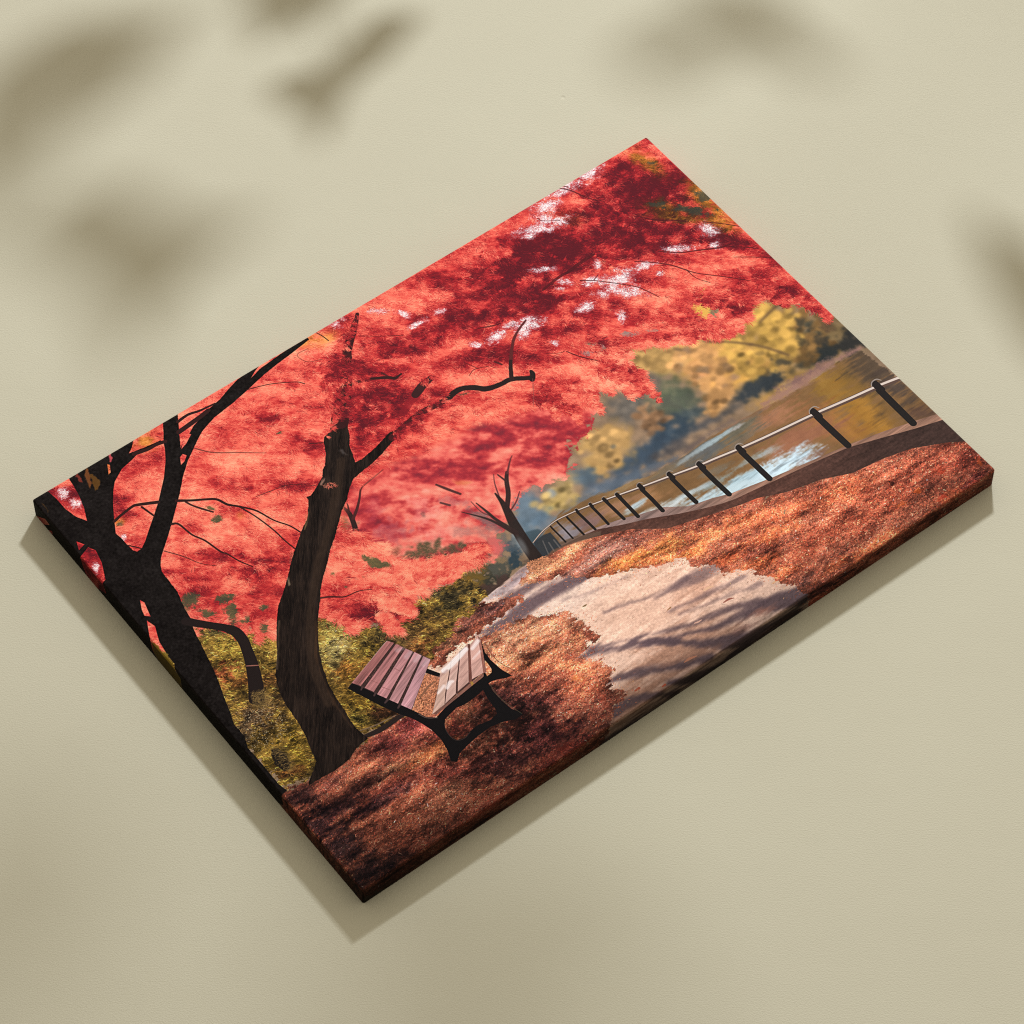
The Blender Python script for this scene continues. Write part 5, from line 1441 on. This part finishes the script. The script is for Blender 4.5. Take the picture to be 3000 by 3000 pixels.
# the upper trunk and boughs half lost in leaves
for pts, c, al in (([(229.1,83,14.14),(241.4,69.6,12.44),(252.5,57.1,10.72),(263.2,44.1,8.39),(275.9,28.4,7.23),(289.3,17.2,6.06),(302.2,5.5,2.44)], (52, 24, 25), 0.92),
                   ([(238.7,77.9,4.14),(250.2,63.7,3.57)], (40, 26, 26), 0.8), ([(274.3,29.7,6.63),(283.6,21.5,6.65),(294.7,12.7,3.65),(301.8,6.1,1.83)], (52, 24, 26), 0.9),
                   ([(252.2,120.1,6.45),(265.7,117.3,5.88),(282.6,114.5,5.31),(298.2,115.7,5.03),(310.8,115.8,4.75)], (62, 25, 27), 0.95),
                   ([(280.5,113.8,4.72),(286.2,114,4.43)], (50, 28, 28), 0.9),
                   ([(309.1,115.3,4.75),(321.1,114.5,5.06),(329.8,118.7,5.06),(338.1,126.7,4.76),(349.2,129.8,4.47),(358.1,130.7,4.18),(366.5,135.5,4.18),(373.1,140.1,4.18)], (38, 28, 27), 1),
                   ([(371.8,141.3,4.18),(375.1,137.9,4.18),(376.1,134.5,2.99)], (38, 28, 27), 1),
                   ([(359.4,130.9,3.28),(368.6,118,3),(380.8,104.4,2.41),(391.7,96.8,2.12),(403.9,91.6,1.22)], (84, 36, 36), 0.95),
                   ([(359.4,130.9,3.28),(365.3,122.7,2.99),(369.6,116.7,2.4)], (44, 29, 28), 0.95),
                   ([(272.5,106,5.91),(282.6,101.2,5.93),(291.7,97.4,7.13)], (120, 28, 36), 0.6), ([(290.7,97.8,6.53),(300.5,94,7.15),(310,92,4.78)], (48, 29, 29), 0.95),
                   ([(246.7,56,2.38),(250.8,57.1,2.68),(261.8,60,2.68),(272.9,64.3,2.69),(283.6,70.9,2.99),(287.6,74.8,2.69),(293.8,74.5,1.79)], (44, 28, 27), 0.95),
                   ([(282.6,64.6,1.5),(285,71.1,1.49)], (60, 30, 30), 0.8), ([(359.4,109.7,1.5),(362,115.1,1.5)], (60, 28, 30), 0.8),
                   ([(372.5,140.9,0.9),(364.9,152,0.89),(356.6,162.3,0.59)], (130, 70, 66), 0.5)):
    stroke(pts, c, 0.4, al, rough=n_leaf, amp=0.15)
# dark twigs threading the crown
for p in ([(504.2,-4.2,1.59),(513,4.9,1.27),(517.1,13.1,1.27),(520.5,22.1,0.95),(529.2,33.4,0.63)], [(512.6,-0,0.95),(515.6,3.7,0.95)], [(544.3,67.7,1.26),(551.9,75.8,1.88),(560.4,82.8,1.88),(568.6,90,1.26)],
          [(531.5,101,0.93),(543.6,112.1,1.24),(555.8,118.8,1.24),(573,128,1.87),(581.8,130.3,0.94)], [(579.1,99,0.94),(590.8,110.7,0.94),(599.9,121.3,0.94)], [(575.8,128.8,0.62),(588.4,139.4,0.93),(596.2,147.2,0.62)],
          [(575.3,142.3,0.62),(588.3,152.3,0.93),(600.9,162.8,0.62)], [(509.7,97.5,0.93),(521.8,108.6,0.93),(530.8,119.1,1.24),(535.1,126.8,1.24),(541,136.7,0.93),(552.2,148.9,0.93),(561.4,159,0.92),(570.4,169.5,0.62)],
          [(536.8,129,0.93),(537.7,140.8,0.62),(543.5,150.9,0.62)], [(462.9,86.3,1.23),(471.5,93,0.92),(481,102.9,0.92),(488.3,111.1,0.92),(495.2,119.9,0.92),(498.8,128.4,0.92),(502,137.4,0.61)],
          [(472,92.4,0.92),(477.8,90.3,0.62)], [(475.5,14.7,0.94),(477.2,19.2,0.63),(488.3,27.4,0.63)], [(396.4,127.5,0.6),(405.1,133.8,0.6),(409.5,134.6,0.6)],
          [(410.2,136,0.9),(415.5,146.5,1.2),(424.5,158.9,0.6)], [(340,95.6,0.6),(344.8,106.9,0.6)], [(335.4,108.2,0.6),(342.3,105.9,0.6),(352.6,110,0.6)],
          [(289.9,23.7,0.61),(302.5,33.8,0.61),(318,44.5,0.61)], [(598.1,0.9,1.29),(603.5,12,1.93),(606.6,21.5,1.29)], [(369,75.1,1.21),(379,79.8,1.52),(385.8,82,0.91)],
          [(459,73.6,2.47),(474.2,72,3.1),(488.3,71.8,1.86)], [(433.2,75.8,1.84),(452.6,73.1,2.47),(465.5,74.2,1.85)]):
    stroke(p, (70, 24, 28), 0.2, 0.75)
# leaves that hang over trunk and boughs
OVER = poly_mask([(247.8,40.8),(266.1,33.7),(276.9,46.2),(273.2,60.3),(251.1,77),(240.1,83.1),(229.9,83.6),(225.1,74.5),(234,55.4)], 2, full=True) * 0.55 \
    + poly_mask([(270.9,20.3),(286.2,10.5),(296.6,5.5),(300.8,8.8),(287.5,18),(270.7,32.9),(264,32.1)], 1.2, full=True) * 0.5 \
    + poly_mask([(248.5,120.6),(258.4,111.7),(280.6,103.9),(309.6,109.4),(309.8,117.9),(283.2,122.5),(262.8,123.4),(253.7,124.6)], 1.5, full=True) * 0.22 \
    + poly_mask([(297.8,91.9),(304.9,89),(313.3,91.2),(311.3,96),(302,95.2)], 1.2, full=True) * 0.35 \
    + poly_mask([(210,91),(210.7,83.3),(222.5,75.8),(229.3,77.7),(219.9,86.2)], 1.2, full=True) * 0.5
keep_t = t
t = np.clip(t + 0.10, 0.42, 0.82).astype(np.float32)
sprays(np.clip(OVER, 0, 1), 420, 26, 0.55, 1.1, 0.12, 0.0, 0.75, 1.0, 0.13, 1)
t = keep_t
x, y = roots(poly_mask([(183.7,123),(187.9,123.8),(192.4,128.8),(189.8,130.1),(183.2,128.2)], 1, full=True), 60)
hairs(x, y, 1.2 + rng.normal(0, 0.6, len(x)), rng.uniform(1, 3, len(x)), ramp(rng.uniform(0.1, 0.4, len(x)), RED), 0.8)

# --- the bench
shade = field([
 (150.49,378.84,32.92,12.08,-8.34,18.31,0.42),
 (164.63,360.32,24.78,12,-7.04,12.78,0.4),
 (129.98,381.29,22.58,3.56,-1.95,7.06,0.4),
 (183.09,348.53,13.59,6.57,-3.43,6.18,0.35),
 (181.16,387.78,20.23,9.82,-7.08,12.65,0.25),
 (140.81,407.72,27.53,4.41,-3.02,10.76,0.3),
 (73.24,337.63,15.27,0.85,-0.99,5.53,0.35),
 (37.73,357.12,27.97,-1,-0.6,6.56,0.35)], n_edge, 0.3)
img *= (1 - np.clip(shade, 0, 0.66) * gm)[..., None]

def Q(pts, c, soft=0.2, grain_amp=0.05):
    cc = np.empty_like(img)
    cc[:] = rgb(c)
    cc *= (1 + grain_amp * bench_grain)[..., None]
    poly(pts, cc, soft)


bench_grain = turned_noise(22, 1.6, -20, 3, 0.7)
IRON = (18, 16, 17)
# lit leaves seen between back and seat
poly([(142.8,306.3),(150.1,317.5),(127.6,339.2),(121.1,338.7),(116.5,327)], (172, 112, 86), 0.6, 0.9, n_edge, 0.8)
x, y = roots(poly_mask([(142.8,306.3),(150.1,317.5),(127.6,339.2),(121.1,338.7),(116.5,327)], 0.5, full=True), 1300)
hairs(x, y, rng.normal(-0.5, 0.6, len(x)), rng.uniform(0.6, 1.7, len(x)),
      rgb((206, 132, 96)) * rng.uniform(0.35, 1.25, (len(x), 1)).astype(np.float32), 0.8, 0, 2)
stroke([(128.5,322.1,1.63),(138.3,318.6,1.9),(145.1,317.8,1.36)], (120, 84, 64), 0.4, 0.8)
poly([(146.5,304.3),(152.2,314.7),(149.8,317),(143.8,307.5)], IRON)
FRAME = [(90.7,283.4),(96,281.6),(116.7,326.8),(121.7,338.7),(127.8,343.8),(133.7,346.8),(174.2,337.9),(175.5,341.2),(174.8,343.3),(173.5,350.8),(173.6,360.9),(175,370.5),(178.9,379.4),(172.2,379.8),(162.4,375.5),(153.2,373.6),(141.6,374.2),(129.5,376.2),(122.3,377.9),(116.4,382.5),(113.3,379.7),(116.8,370.4),(118.7,360.6),(118,349.5),(115.4,340.1),(111.7,331),(107.3,324),(100.8,310.1)]
REAR = [(194,305.7),(192.9,310.9),(189.2,320.2),(188.6,328.1),(189.9,339.6),(192.8,348.2),(188.4,347.4),(183.1,344.8),(177.9,343),(174,343.1),(172.9,339.2),(178.4,329.9)]
HOLE1 = [(128.3,351.5),(131.1,348.5),(135.2,347.3),(143.4,345.5),(150.1,346.9),(159.4,346.7),(168.4,345.1),(166.7,352.3),(165.6,364.4),(163.7,367.7),(156.8,369),(146.6,366.7),(139,367.8),(133.3,369.6),(127.5,367.7),(125.7,362),(126.4,355.2)]
HOLE2 = [(185.1,325.3),(185.1,329.5),(184.3,334.5),(182.4,337.1),(178,337.5),(178.8,334)]
under = img.copy()
poly(FRAME, IRON, 0.2)
poly(REAR, IRON, 0.2)
poly([(127.4,343.1),(138.4,340.1),(176.9,336),(174.9,341.9),(168.6,345.2),(149.8,347.4),(135.2,347.3),(128.5,351.7),(128.3,345.7)], IRON, 0.2)
dim = np.clip(under * np.array((0.85, 0.8, 0.8), np.float32), 0, 1)
poly(HOLE1, dim, 0.25)
poly(HOLE2, under, 0.25)
stroke([(128.6,351,0.54),(126.3,355.8,0.54),(125.5,362.2,0.54),(127.3,368,0.53),(133.1,369.8,0.54),(139,368.2,0.54)], (66, 50, 46), 0.2, 0.7)
stroke([(175.5,344.9,0.54),(174.1,352,0.54),(174.7,363.6,0.54),(178.4,378.3,0.54)], (70, 74, 58), 0.2, 0.6)
stroke([(194.1,313.4,0.55),(192.3,323.3,0.55),(192.8,334.3,0.55),(196.8,346.3,0.55)], (64, 52, 48), 0.2, 0.6)
poly([(95.9,281.8),(138.9,269.4),(154.1,300),(116.4,327.6)], (58, 42, 40), 0.2)      # what shows between the slats
x, y = roots(poly_mask([(103.5,283.6),(139.3,277.3),(150.1,300.7),(120,322.3)], 0.2, full=True), 900)
hairs(x, y, rng.normal(-0.8, 0.4, len(x)), rng.uniform(0.5, 1.4, len(x)),
      rgb((140, 104, 92)) * rng.uniform(0.4, 1.1, (len(x), 1)).astype(np.float32), 0.6)
Q([(90.7,283.4),(95.9,281.8),(138.5,268.7),(138,267.6),(134.6,268.4)], (150, 128, 120))
Q([(95.9,281.8),(136.5,268.3),(138.4,268.3),(141.1,272.3),(99.6,287.7)], (156, 102, 100), 0.2, 0.10)
Q([(100.8,290.8),(141.3,274.2),(142.4,274.8),(143.8,279.6),(104,297.7)], (160, 108, 108), 0.2, 0.10)
Q([(104.4,301),(144.9,281.6),(147.5,287),(107.5,308.2)], (160, 114, 116), 0.2, 0.10)
Q([(108.4,310.4),(148.3,288),(150.5,293.8),(111.8,316.7)], (160, 118, 120), 0.2, 0.10)
Q([(112.3,319.3),(151.3,294.9),(153.7,300.5),(116.5,327)], (164, 124, 130), 0.2, 0.10)
for pts, al in (([(130.4,272.3,4.39),(138.3,272.7,3.85)], 0.0), ([(139.4,279.3,3.84),(143.3,280.4,2.75)], 0.35), ([(140.8,287.9,3.29),(145.6,286.6,3.29)], 0.4),
                ([(144.2,294.3,3.29),(149,293,3.29)], 0.4), ([(146.4,301.5,2.73),(151.4,299.8,3.29)], 0.4)):
    stroke(pts, (206, 182, 188), 1.4, al)
for pts in ([(98.1,281.7,0.82),(100.7,287.4,0.82)], [(106.6,277.7,0.55),(109.7,285.3,0.54)], [(108.1,287.9,0.54),(111,293.8,0.54)], [(111.2,297.7,0.54),(114.6,304,0.54)], [(128.2,290.6,0.55),(130,295,0.55)]):
    stroke(pts, (128, 80, 78), 0.3, 0.6)
poly([(90.5,283.6),(95.9,281.8),(116.7,326.8),(121.9,339.3),(127.7,344),(127.2,346.3),(115.9,338.3),(107.3,324),(100.8,310.1)], IRON, 0.2)
for pts in ([(100.1,289.1,1.63),(97.7,290.7,1.09)], [(104.5,299.2,1.63),(102.3,300.5,1.35)], [(108.1,309.4,1.89),(105,310.3,1.35)], [(112.8,318.2,1.89),(109.9,319.7,1.35)]):
    stroke(pts, (66, 50, 50), 0.3, 0.9)
stroke([(118.6,333,0.54),(121.4,339.2,0.54),(127.5,343.9,0.54)], (120, 100, 92), 0.2, 0.7)
# seat
Q([(126.4,339.1),(138.3,338.2),(150.7,337),(163.7,335.1),(177.6,333.5),(176,336),(150.2,338.9),(137.8,340.4),(128.5,341.3)], (120, 84, 74))
poly([(127,338.7),(157.5,310.1),(165.2,310.8),(174.8,308),(184,306.4),(184.8,307.8),(193.8,305.5),(177.8,333.2),(165.2,334.8),(151.3,336.7),(138.9,338.3)], (72, 50, 46), 0.2)
Q([(126.4,339.1),(140.3,326.8),(154,313.1),(157.7,310.3),(165,310.6),(154.6,321),(144.9,330.3),(138.5,338)], (192, 160, 146), 0.2, 0.05)
Q([(139.2,337.8),(147.6,328.7),(155.2,321.5),(165.7,310.4),(174.6,308.2),(164.7,319.4),(156.5,328.1),(150.6,335.5)], (190, 158, 148), 0.2, 0.05)
Q([(152.9,335),(159.5,326.6),(175.4,308.5),(183.6,306.4),(174.4,319.4),(164.2,333.3)], (182, 146, 136), 0.2, 0.05)
Q([(167.1,332.8),(175.8,320.5),(184.8,307.8),(193.8,305.5),(186.1,319),(177.6,333.5)], (184, 146, 136), 0.2, 0.05)
Q([(193.8,305.5),(193.2,310),(179.6,334.6),(177.4,333.7),(186.1,319)], (132, 88, 78))
Q([(183.8,306.6),(184.4,308.2),(166.6,334.3),(163.7,334.4),(174.4,319.4)], (104, 66, 58))
for pts, al in (([(155.6,314.3,4.37),(161.1,313.7,4.37),(170.2,311.6,4.38),(179.7,309.1,3.85)], 0.85), ([(184,311.7,2.75),(191.2,308.9,3.3)], 0.7),
                ([(148.7,327.7,2.72),(152.9,325.3,3.26),(155.2,325.6,2.18)], 0.75), ([(140.9,327.2,2.17),(147.6,325,2.72)], 0.6), ([(179,319.2,1.64),(187,317,1.92)], 0.45)):
    stroke(pts, (236, 228, 228), 1.0, al)
for pts in ([(148.9,316.6,1.63),(157.8,315.6,1.64)], [(157.4,319.4,1.64),(166.6,317.2,1.64)], [(167.3,319.6,1.64),(175.8,316.7,1.64)], [(174.2,323,1.37),(183.4,322.5,1.37)], [(162,326.7,1.09),(169.7,325.5,1.36)]):
    stroke(pts, (146, 112, 106), 0.9, 0.5)
poly([(165,333.9),(166.6,334.3),(166.5,336.5),(163.9,337.5)], (150, 116, 60), 0.3)
stroke([(150.9,336.4,1.36),(150.8,338.6,1.08)], (120, 92, 84), 0.3)

# --- the picture itself darkens towards its foot and its left corner
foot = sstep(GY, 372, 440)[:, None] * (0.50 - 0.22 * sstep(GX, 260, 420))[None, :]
wrap = (sstep(-GX, 0.5, 3)[None, :] * 0.5 + sstep(GY, 427, 430)[:, None] * 0.25)  # shade of the turned-over left and front sides, painted into the print
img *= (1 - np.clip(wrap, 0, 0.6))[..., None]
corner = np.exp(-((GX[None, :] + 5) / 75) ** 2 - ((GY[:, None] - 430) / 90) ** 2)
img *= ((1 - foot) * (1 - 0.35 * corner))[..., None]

# --- the print's own crispness and fine grain
img += 0.55 * (img - blur(img, 2))
img += (rng.standard_normal((NY, NX)).astype(np.float32) * 0.012)[..., None]
img = np.clip(img, 0, 1)
PRINT_LIGHT = np.array((0.82, 0.86, 0.84), np.float32)     # light on the canvas, taken out of the colours
lin = np.where(img <= 0.04045, img / 12.92, ((img + 0.055) / 1.055) ** 2.4)
lin = np.clip(lin / PRINT_LIGHT, 0.0, 0.95)
srgb = np.where(lin <= 0.0031308, lin * 12.92, 1.055 * lin ** (1 / 2.4) - 0.055)
buf = np.ones((NY, NX, 4), np.float32)
buf[..., :3] = srgb[::-1]
picture = bpy.data.images.new('autumn_park_print', NX, NY, alpha=False)
picture.pixels.foreach_set(buf.ravel())
picture.update()
picture.pack()


def canvas_material():
    m, nt, b = new_mat('printed_canvas')
    N, L = nt.nodes.new, nt.links.new
    uv = N('ShaderNodeUVMap')
    uv.uv_map = 'print'
    im = N('ShaderNodeTexImage')
    im.image = picture
    im.extension = 'EXTEND'
    L(uv.outputs['UV'], im.inputs['Vector'])
    L(im.outputs['Color'], b.inputs['Base Color'])
    b.inputs['Roughness'].default_value = 0.72
    b.inputs['Specular IOR Level'].default_value = 0.03
    # woven threads, two crossed waves
    heights = []
    for axis in ('X', 'Y'):
        w = N('ShaderNodeTexWave')
        w.wave_type = 'BANDS'
        w.bands_direction = axis
        w.inputs['Scale'].default_value = 190
        w.inputs['Distortion'].default_value = 1.2
        w.inputs['Detail'].default_value = 1
        L(uv.outputs['UV'], w.inputs['Vector'])
        heights.append(w)
    add = N('ShaderNodeMath')
    add.operation = 'MAXIMUM'
    L(heights[0].outputs['Fac'], add.inputs[0])
    L(heights[1].outputs['Fac'], add.inputs[1])
    bp = N('ShaderNodeBump')
    bp.inputs['Distance'].default_value = 0.00012
    bp.inputs['Strength'].default_value = 0.6
    L(add.outputs['Value'], bp.inputs['Height'])
    L(bp.outputs['Normal'], b.inputs['Normal'])
    return m


# ------------------------------------------------------------------ the stretched canvas
def build_canvas():
    w, h, t, rc, re = W / 1000, H / 1000, T / 1000, 0.0018, 0.0014
    root = link(bpy.data.objects.new('canvas_print', None), category='canvas print',
                label='stretched canvas print of a red autumn park with bench and railing, lying on beige plaster')
    root.location = (0.00251, 0.01177, 0)
    root.rotation_euler = (0, 0, 0.65583)
    mat = canvas_material()
    # rounded outline, one ring of (point, outward normal)
    ring = []
    nseg = 6
    for q, (sx, sy) in enumerate(((1, 1), (-1, 1), (-1, -1), (1, -1))):
        c = Vector((sx * (w / 2 - rc), sy * (h / 2 - rc)))
        for k in range(nseg + 1):
            a = math.radians(90 * q + 90 * k / nseg)
            n = Vector((math.cos(a), math.sin(a)))
            ring.append((c + n * rc, n, q))
    n_ring = len(ring)
    # profile: (inward offset, z, distance run over the edge)
    lip = []
    for k in range(7):
        a = math.radians(90 * k / 6)
        lip.append((re * (1 - math.sin(a)), t - re * (1 - math.cos(a)), -re * (1 - math.sin(a)) + (t - (t - re * (1 - math.cos(a))))))
    side = [lip[-1], (0, t * 0.5, t * 0.5), (0, 0.0006, t - 0.0006), (0.0006, 0.0, t)]

    def uv_of(i, run):
        p, n, _ = ring[i]
        q = p + n * run
        return (((q.x + w / 2) * 1000 + PAD) / (W + 2 * PAD), ((q.y + h / 2) * 1000 + PAD) / (H + 2 * PAD))

    def part(name, idx, profile, cap, **props):
        verts, uvs, faces = [], [], []
        for off, z, run in profile:
            for i in idx:
                p, n, _ = ring[i]
                verts.append((p.x - n.x * off, p.y - n.y * off, z))
                uvs.append(uv_of(i, run))
        m_ = len(idx)
        closed = m_ == n_ring
        for r in range(len(profile) - 1):
            for k in range(m_ if closed else m_ - 1):
                k2 = (k + 1) % m_
                faces.append((r * m_ + k, (r + 1) * m_ + k, (r + 1) * m_ + k2, r * m_ + k2))
        if cap:
            faces.append(tuple(range(m_)))
        o = mesh_obj(name, verts, faces, mat, root, smooth=True, **props)
        lay = o.data.uv_layers.new(name='print')
        for lp in o.data.loops:
            lay.data[lp.index].uv = uvs[lp.vertex_index]
        return o

    part('front_face', list(range(n_ring)), lip, True)
    half = nseg // 2
    m1 = nseg + 1
    for q, lab in enumerate(('far long edge with red leaves', 'left short edge with black trunk', 'shaded front long edge with fallen leaves',
                             'right short edge with railing and kerb')):
        a, b = q * m1 + half, (q + 1) * m1 + half
        part('wrapped_edge', [k % n_ring for k in range(a, b + 1)], side, False, label=lab)
    return root


build_canvas()


# ------------------------------------------------------------------ leafy twigs beyond the frame that cast the soft shadows
def leaf_material():
    m, nt, b = new_mat('green_leaf')
    n = nt.nodes.new('ShaderNodeTexNoise')
    n.inputs['Scale'].default_value = 30
    r = nt.nodes.new('ShaderNodeValToRGB')
    r.color_ramp.elements[0].color = (0.035, 0.075, 0.02, 1)
    r.color_ramp.elements[1].color = (0.07, 0.12, 0.035, 1)
    nt.links.new(n.outputs['Fac'], r.inputs['Fac'])
    nt.links.new(r.outputs['Color'], b.inputs['Base Color'])
    b.inputs['Roughness'].default_value = 0.5
    return m


LEAF = leaf_material()
BARK, _nt, _b = new_mat('twig_bark')
_b.inputs['Base Color'].default_value = (0.09, 0.06, 0.04, 1)
_b.inputs['Roughness'].default_value = 0.85


def toward_lamp(p, s):
    f = Vector((p[0], p[1], 0))
    return f + (LAMP - f) * s


def outline_curve(pts, n=5):
    P = np.array(pts, float)
    P = np.vstack([P[-1:], P, P[:2]])
    out = []
    for k in range(1, len(P) - 2):
        a, b, c, d = P[k - 1:k + 3]
        for t_ in np.linspace(0, 1, n, endpoint=False):
            out.append(0.5 * (2 * b + (c - a) * t_ + (2 * a - 5 * b + 4 * c - d) * t_ ** 2 + (3 * b - a - 3 * c + d) * t_ ** 3))
    return out


def make_leaf(shape, s, parent):
    """a lobed blade: its outline lies on the rays from the lamp to the shadow it throws, the middle bowed along them"""
    o = outline_curve(shape)
    cx, cy = np.mean([p[0] for p in o]), np.mean([p[1] for p in o])
    origin = parent.location
    verts, faces = [], []
    rings = 4
    n = len(o)
    for r in range(1, rings + 1):
        k = r / rings
        for p in o:
            q = (cx + (p[0] - cx) * k, cy + (p[1] - cy) * k)
            verts.append(toward_lamp(q, s * (1 + 0.02 * (1 - k * k))) - origin)
    verts.append(toward_lamp((cx, cy), s * 1.02) - origin)
    for r in range(rings - 1):
        for i in range(n):
            j = (i + 1) % n
            faces.append((r * n + i, (r + 1) * n + i, (r + 1) * n + j, r * n + j))
    for i in range(n):
        faces.append((len(verts) - 1, i, (i + 1) % n))
    ob = mesh_obj('leaf', verts, faces, LEAF, parent, smooth=True)
    so = ob.modifiers.new('thickness', 'SOLIDIFY')
    so.thickness = 0.0005
    return toward_lamp((cx, cy), s)


def tube(name, pts, radii, parent):
    verts, faces = [], []
    for k, p in enumerate(pts):
        d = (pts[min(k + 1, len(pts) - 1)] - pts[max(k - 1, 0)]).normalized()
        a = d.orthogonal().normalized()
        b = d.cross(a)
        for j in range(8):
            an = math.tau * j / 8
            verts.append(p + (a * math.cos(an) + b * math.sin(an)) * radii[k] - parent.location)
    for k in range(len(pts) - 1):
        for j in range(8):
            j2 = (j + 1) % 8
            faces.append((k * 8 + j, k * 8 + j2, (k + 1) * 8 + j2, (k + 1) * 8 + j))
    faces.append(tuple(range(7, -1, -1)))
    faces.append(tuple(range(len(verts) - 8, len(verts))))
    return mesh_obj(name, verts, faces, BARK, parent, smooth=True)


def leafy_twig(label, shapes, start):
    root = bpy.data.objects.new('leafy_twig', None)
    root.location = Vector(start)
    link(root, category='twig', label=label, group='leafy twigs shading the plaster')
    ends = [make_leaf(sh, s, root) for sh, s in shapes]
    stem = [Vector(start)] + ends
    tip = ends[-1]
    far = Vector(start)
    pts = [far.lerp(tip, k / 8) + Vector((0, 0, 0.03 * math.sin(math.pi * k / 8))) for k in range(9)]
    tube('stem', pts, [0.004 - 0.0003 * k for k in range(9)], root)
    for e in ends[:-1]:
        k = min(range(9), key=lambda i: (pts[i] - e).length)
        tube('leaf_stalk', [pts[k], pts[k].lerp(e, 0.5) + Vector((0, 0, 0.006)), e], [0.0018, 0.0014, 0.001], root)


leafy_twig('broad green leaves on a twig off the upper left corner, throwing the widest shadow', [
    ([(-0.2740,0.5278),(-0.3189,0.5178),(-0.3542,0.5198),(-0.3836,0.5119),(-0.4053,0.4922),(-0.4236,0.4688),(-0.4477,0.4487),(-0.4554,0.4074),(-0.4213,0.4074),(-0.3963,0.4150),(-0.3803,0.4302),(-0.3637,0.4379),(-0.3452,0.4188),(-0.3255,0.4226),(-0.3123,0.4398),(-0.3023,0.4649),(-0.2897,0.4961)], 0.28),
    ([(-0.4640,0.4379),(-0.4118,0.4302),(-0.3660,0.4302),(-0.3558,0.4074),(-0.3811,0.3660),(-0.4015,0.3400),(-0.4184,0.3070),(-0.4547,0.2781)], 0.32),
    ([(-0.2086,0.2925),(-0.2393,0.2961),(-0.2677,0.2961),(-0.2968,0.3125),(-0.3264,0.3327),(-0.3501,0.3271),(-0.3765,0.3070),(-0.3870,0.2806),(-0.3780,0.2548),(-0.3504,0.2353),(-0.3368,0.2177),(-0.3274,0.2002),(-0.3176,0.1760),(-0.3051,0.1519),(-0.2955,0.1451),(-0.2859,0.1691),(-0.2785,0.2037),(-0.2621,0.2282),(-0.2452,0.2477),(-0.2215,0.2709)], 0.28)],
    (-0.75, 1.05, 0.46))
leafy_twig('green lobed leaves on a twig off the top edge, throwing the two clearest shadows', [
    ([(-0.2308,0.5719),(-0.2272,0.5357),(-0.2206,0.5060),(-0.2105,0.4863),(-0.1993,0.4961),(-0.1846,0.5139),(-0.1675,0.5238),(-0.1621,0.5099),(-0.1549,0.5198),(-0.1462,0.5437),(-0.1473,0.5800)], 0.20),
    ([(-0.0786,0.5178),(-0.1019,0.5218),(-0.1249,0.5099),(-0.1361,0.4942),(-0.1485,0.4735),(-0.1610,0.4572),(-0.1810,0.4533),(-0.1991,0.4463),(-0.2012,0.4283),(-0.1882,0.4157),(-0.1735,0.4043),(-0.1643,0.3840),(-0.1577,0.3716),(-0.1503,0.3885),(-0.1418,0.4188),(-0.1263,0.4494),(-0.1108,0.4610),(-0.0987,0.4785),(-0.0884,0.4961)], 0.17)],
    (-0.1, 1.25, 0.36))
leafy_twig('lobed leaf on a twig off the top edge, throwing the faintest shadow', [
    ([(0.1614,0.5598),(0.1721,0.5317),(0.1454,0.5159),(0.1130,0.4981),(0.0952,0.4727),(0.1205,0.4456),(0.1496,0.4591),(0.1734,0.4844),(0.1940,0.4942),(0.2165,0.4785),(0.2443,0.4552),(0.2711,0.4727),(0.2453,0.5060),(0.2231,0.5298),(0.2171,0.5598)], 0.31)],
    (0.2, 1.4, 0.5))
leafy_twig('dark leaf on a twig off the right edge, shading the plaster beside the frame', [
    ([(0.3788,0.2998),(0.4048,0.2781),(0.4334,0.2566),(0.4476,0.1451),(0.4207,0.1451),(0.4047,0.1794),(0.3910,0.2107),(0.3804,0.2495)], 0.24)],
    (0.85, 0.75, 0.3))
leafy_twig('high leaves on a twig far above the top edge, dimming the lowest plaster', [
    ([(-0.1323,-0.3647),(-0.0847,-0.3375),(-0.0242,-0.3320),(0.0362,-0.3484),(0.0838,-0.3809),(0.1061,-0.4470),(0.0582,-0.4984),(-0.0466,-0.4984),(-0.1289,-0.4729),(-0.1542,-0.4208)], 0.47),
    ([(-0.4411,-0.2848),(-0.3659,-0.3043),(-0.3231,-0.3539),(-0.3094,-0.4076),(-0.3291,-0.4600),(-0.3854,-0.4857),(-0.4376,-0.4340),(-0.4547,-0.3402)], 0.47)],
    (0.55, 1.5, 0.8))
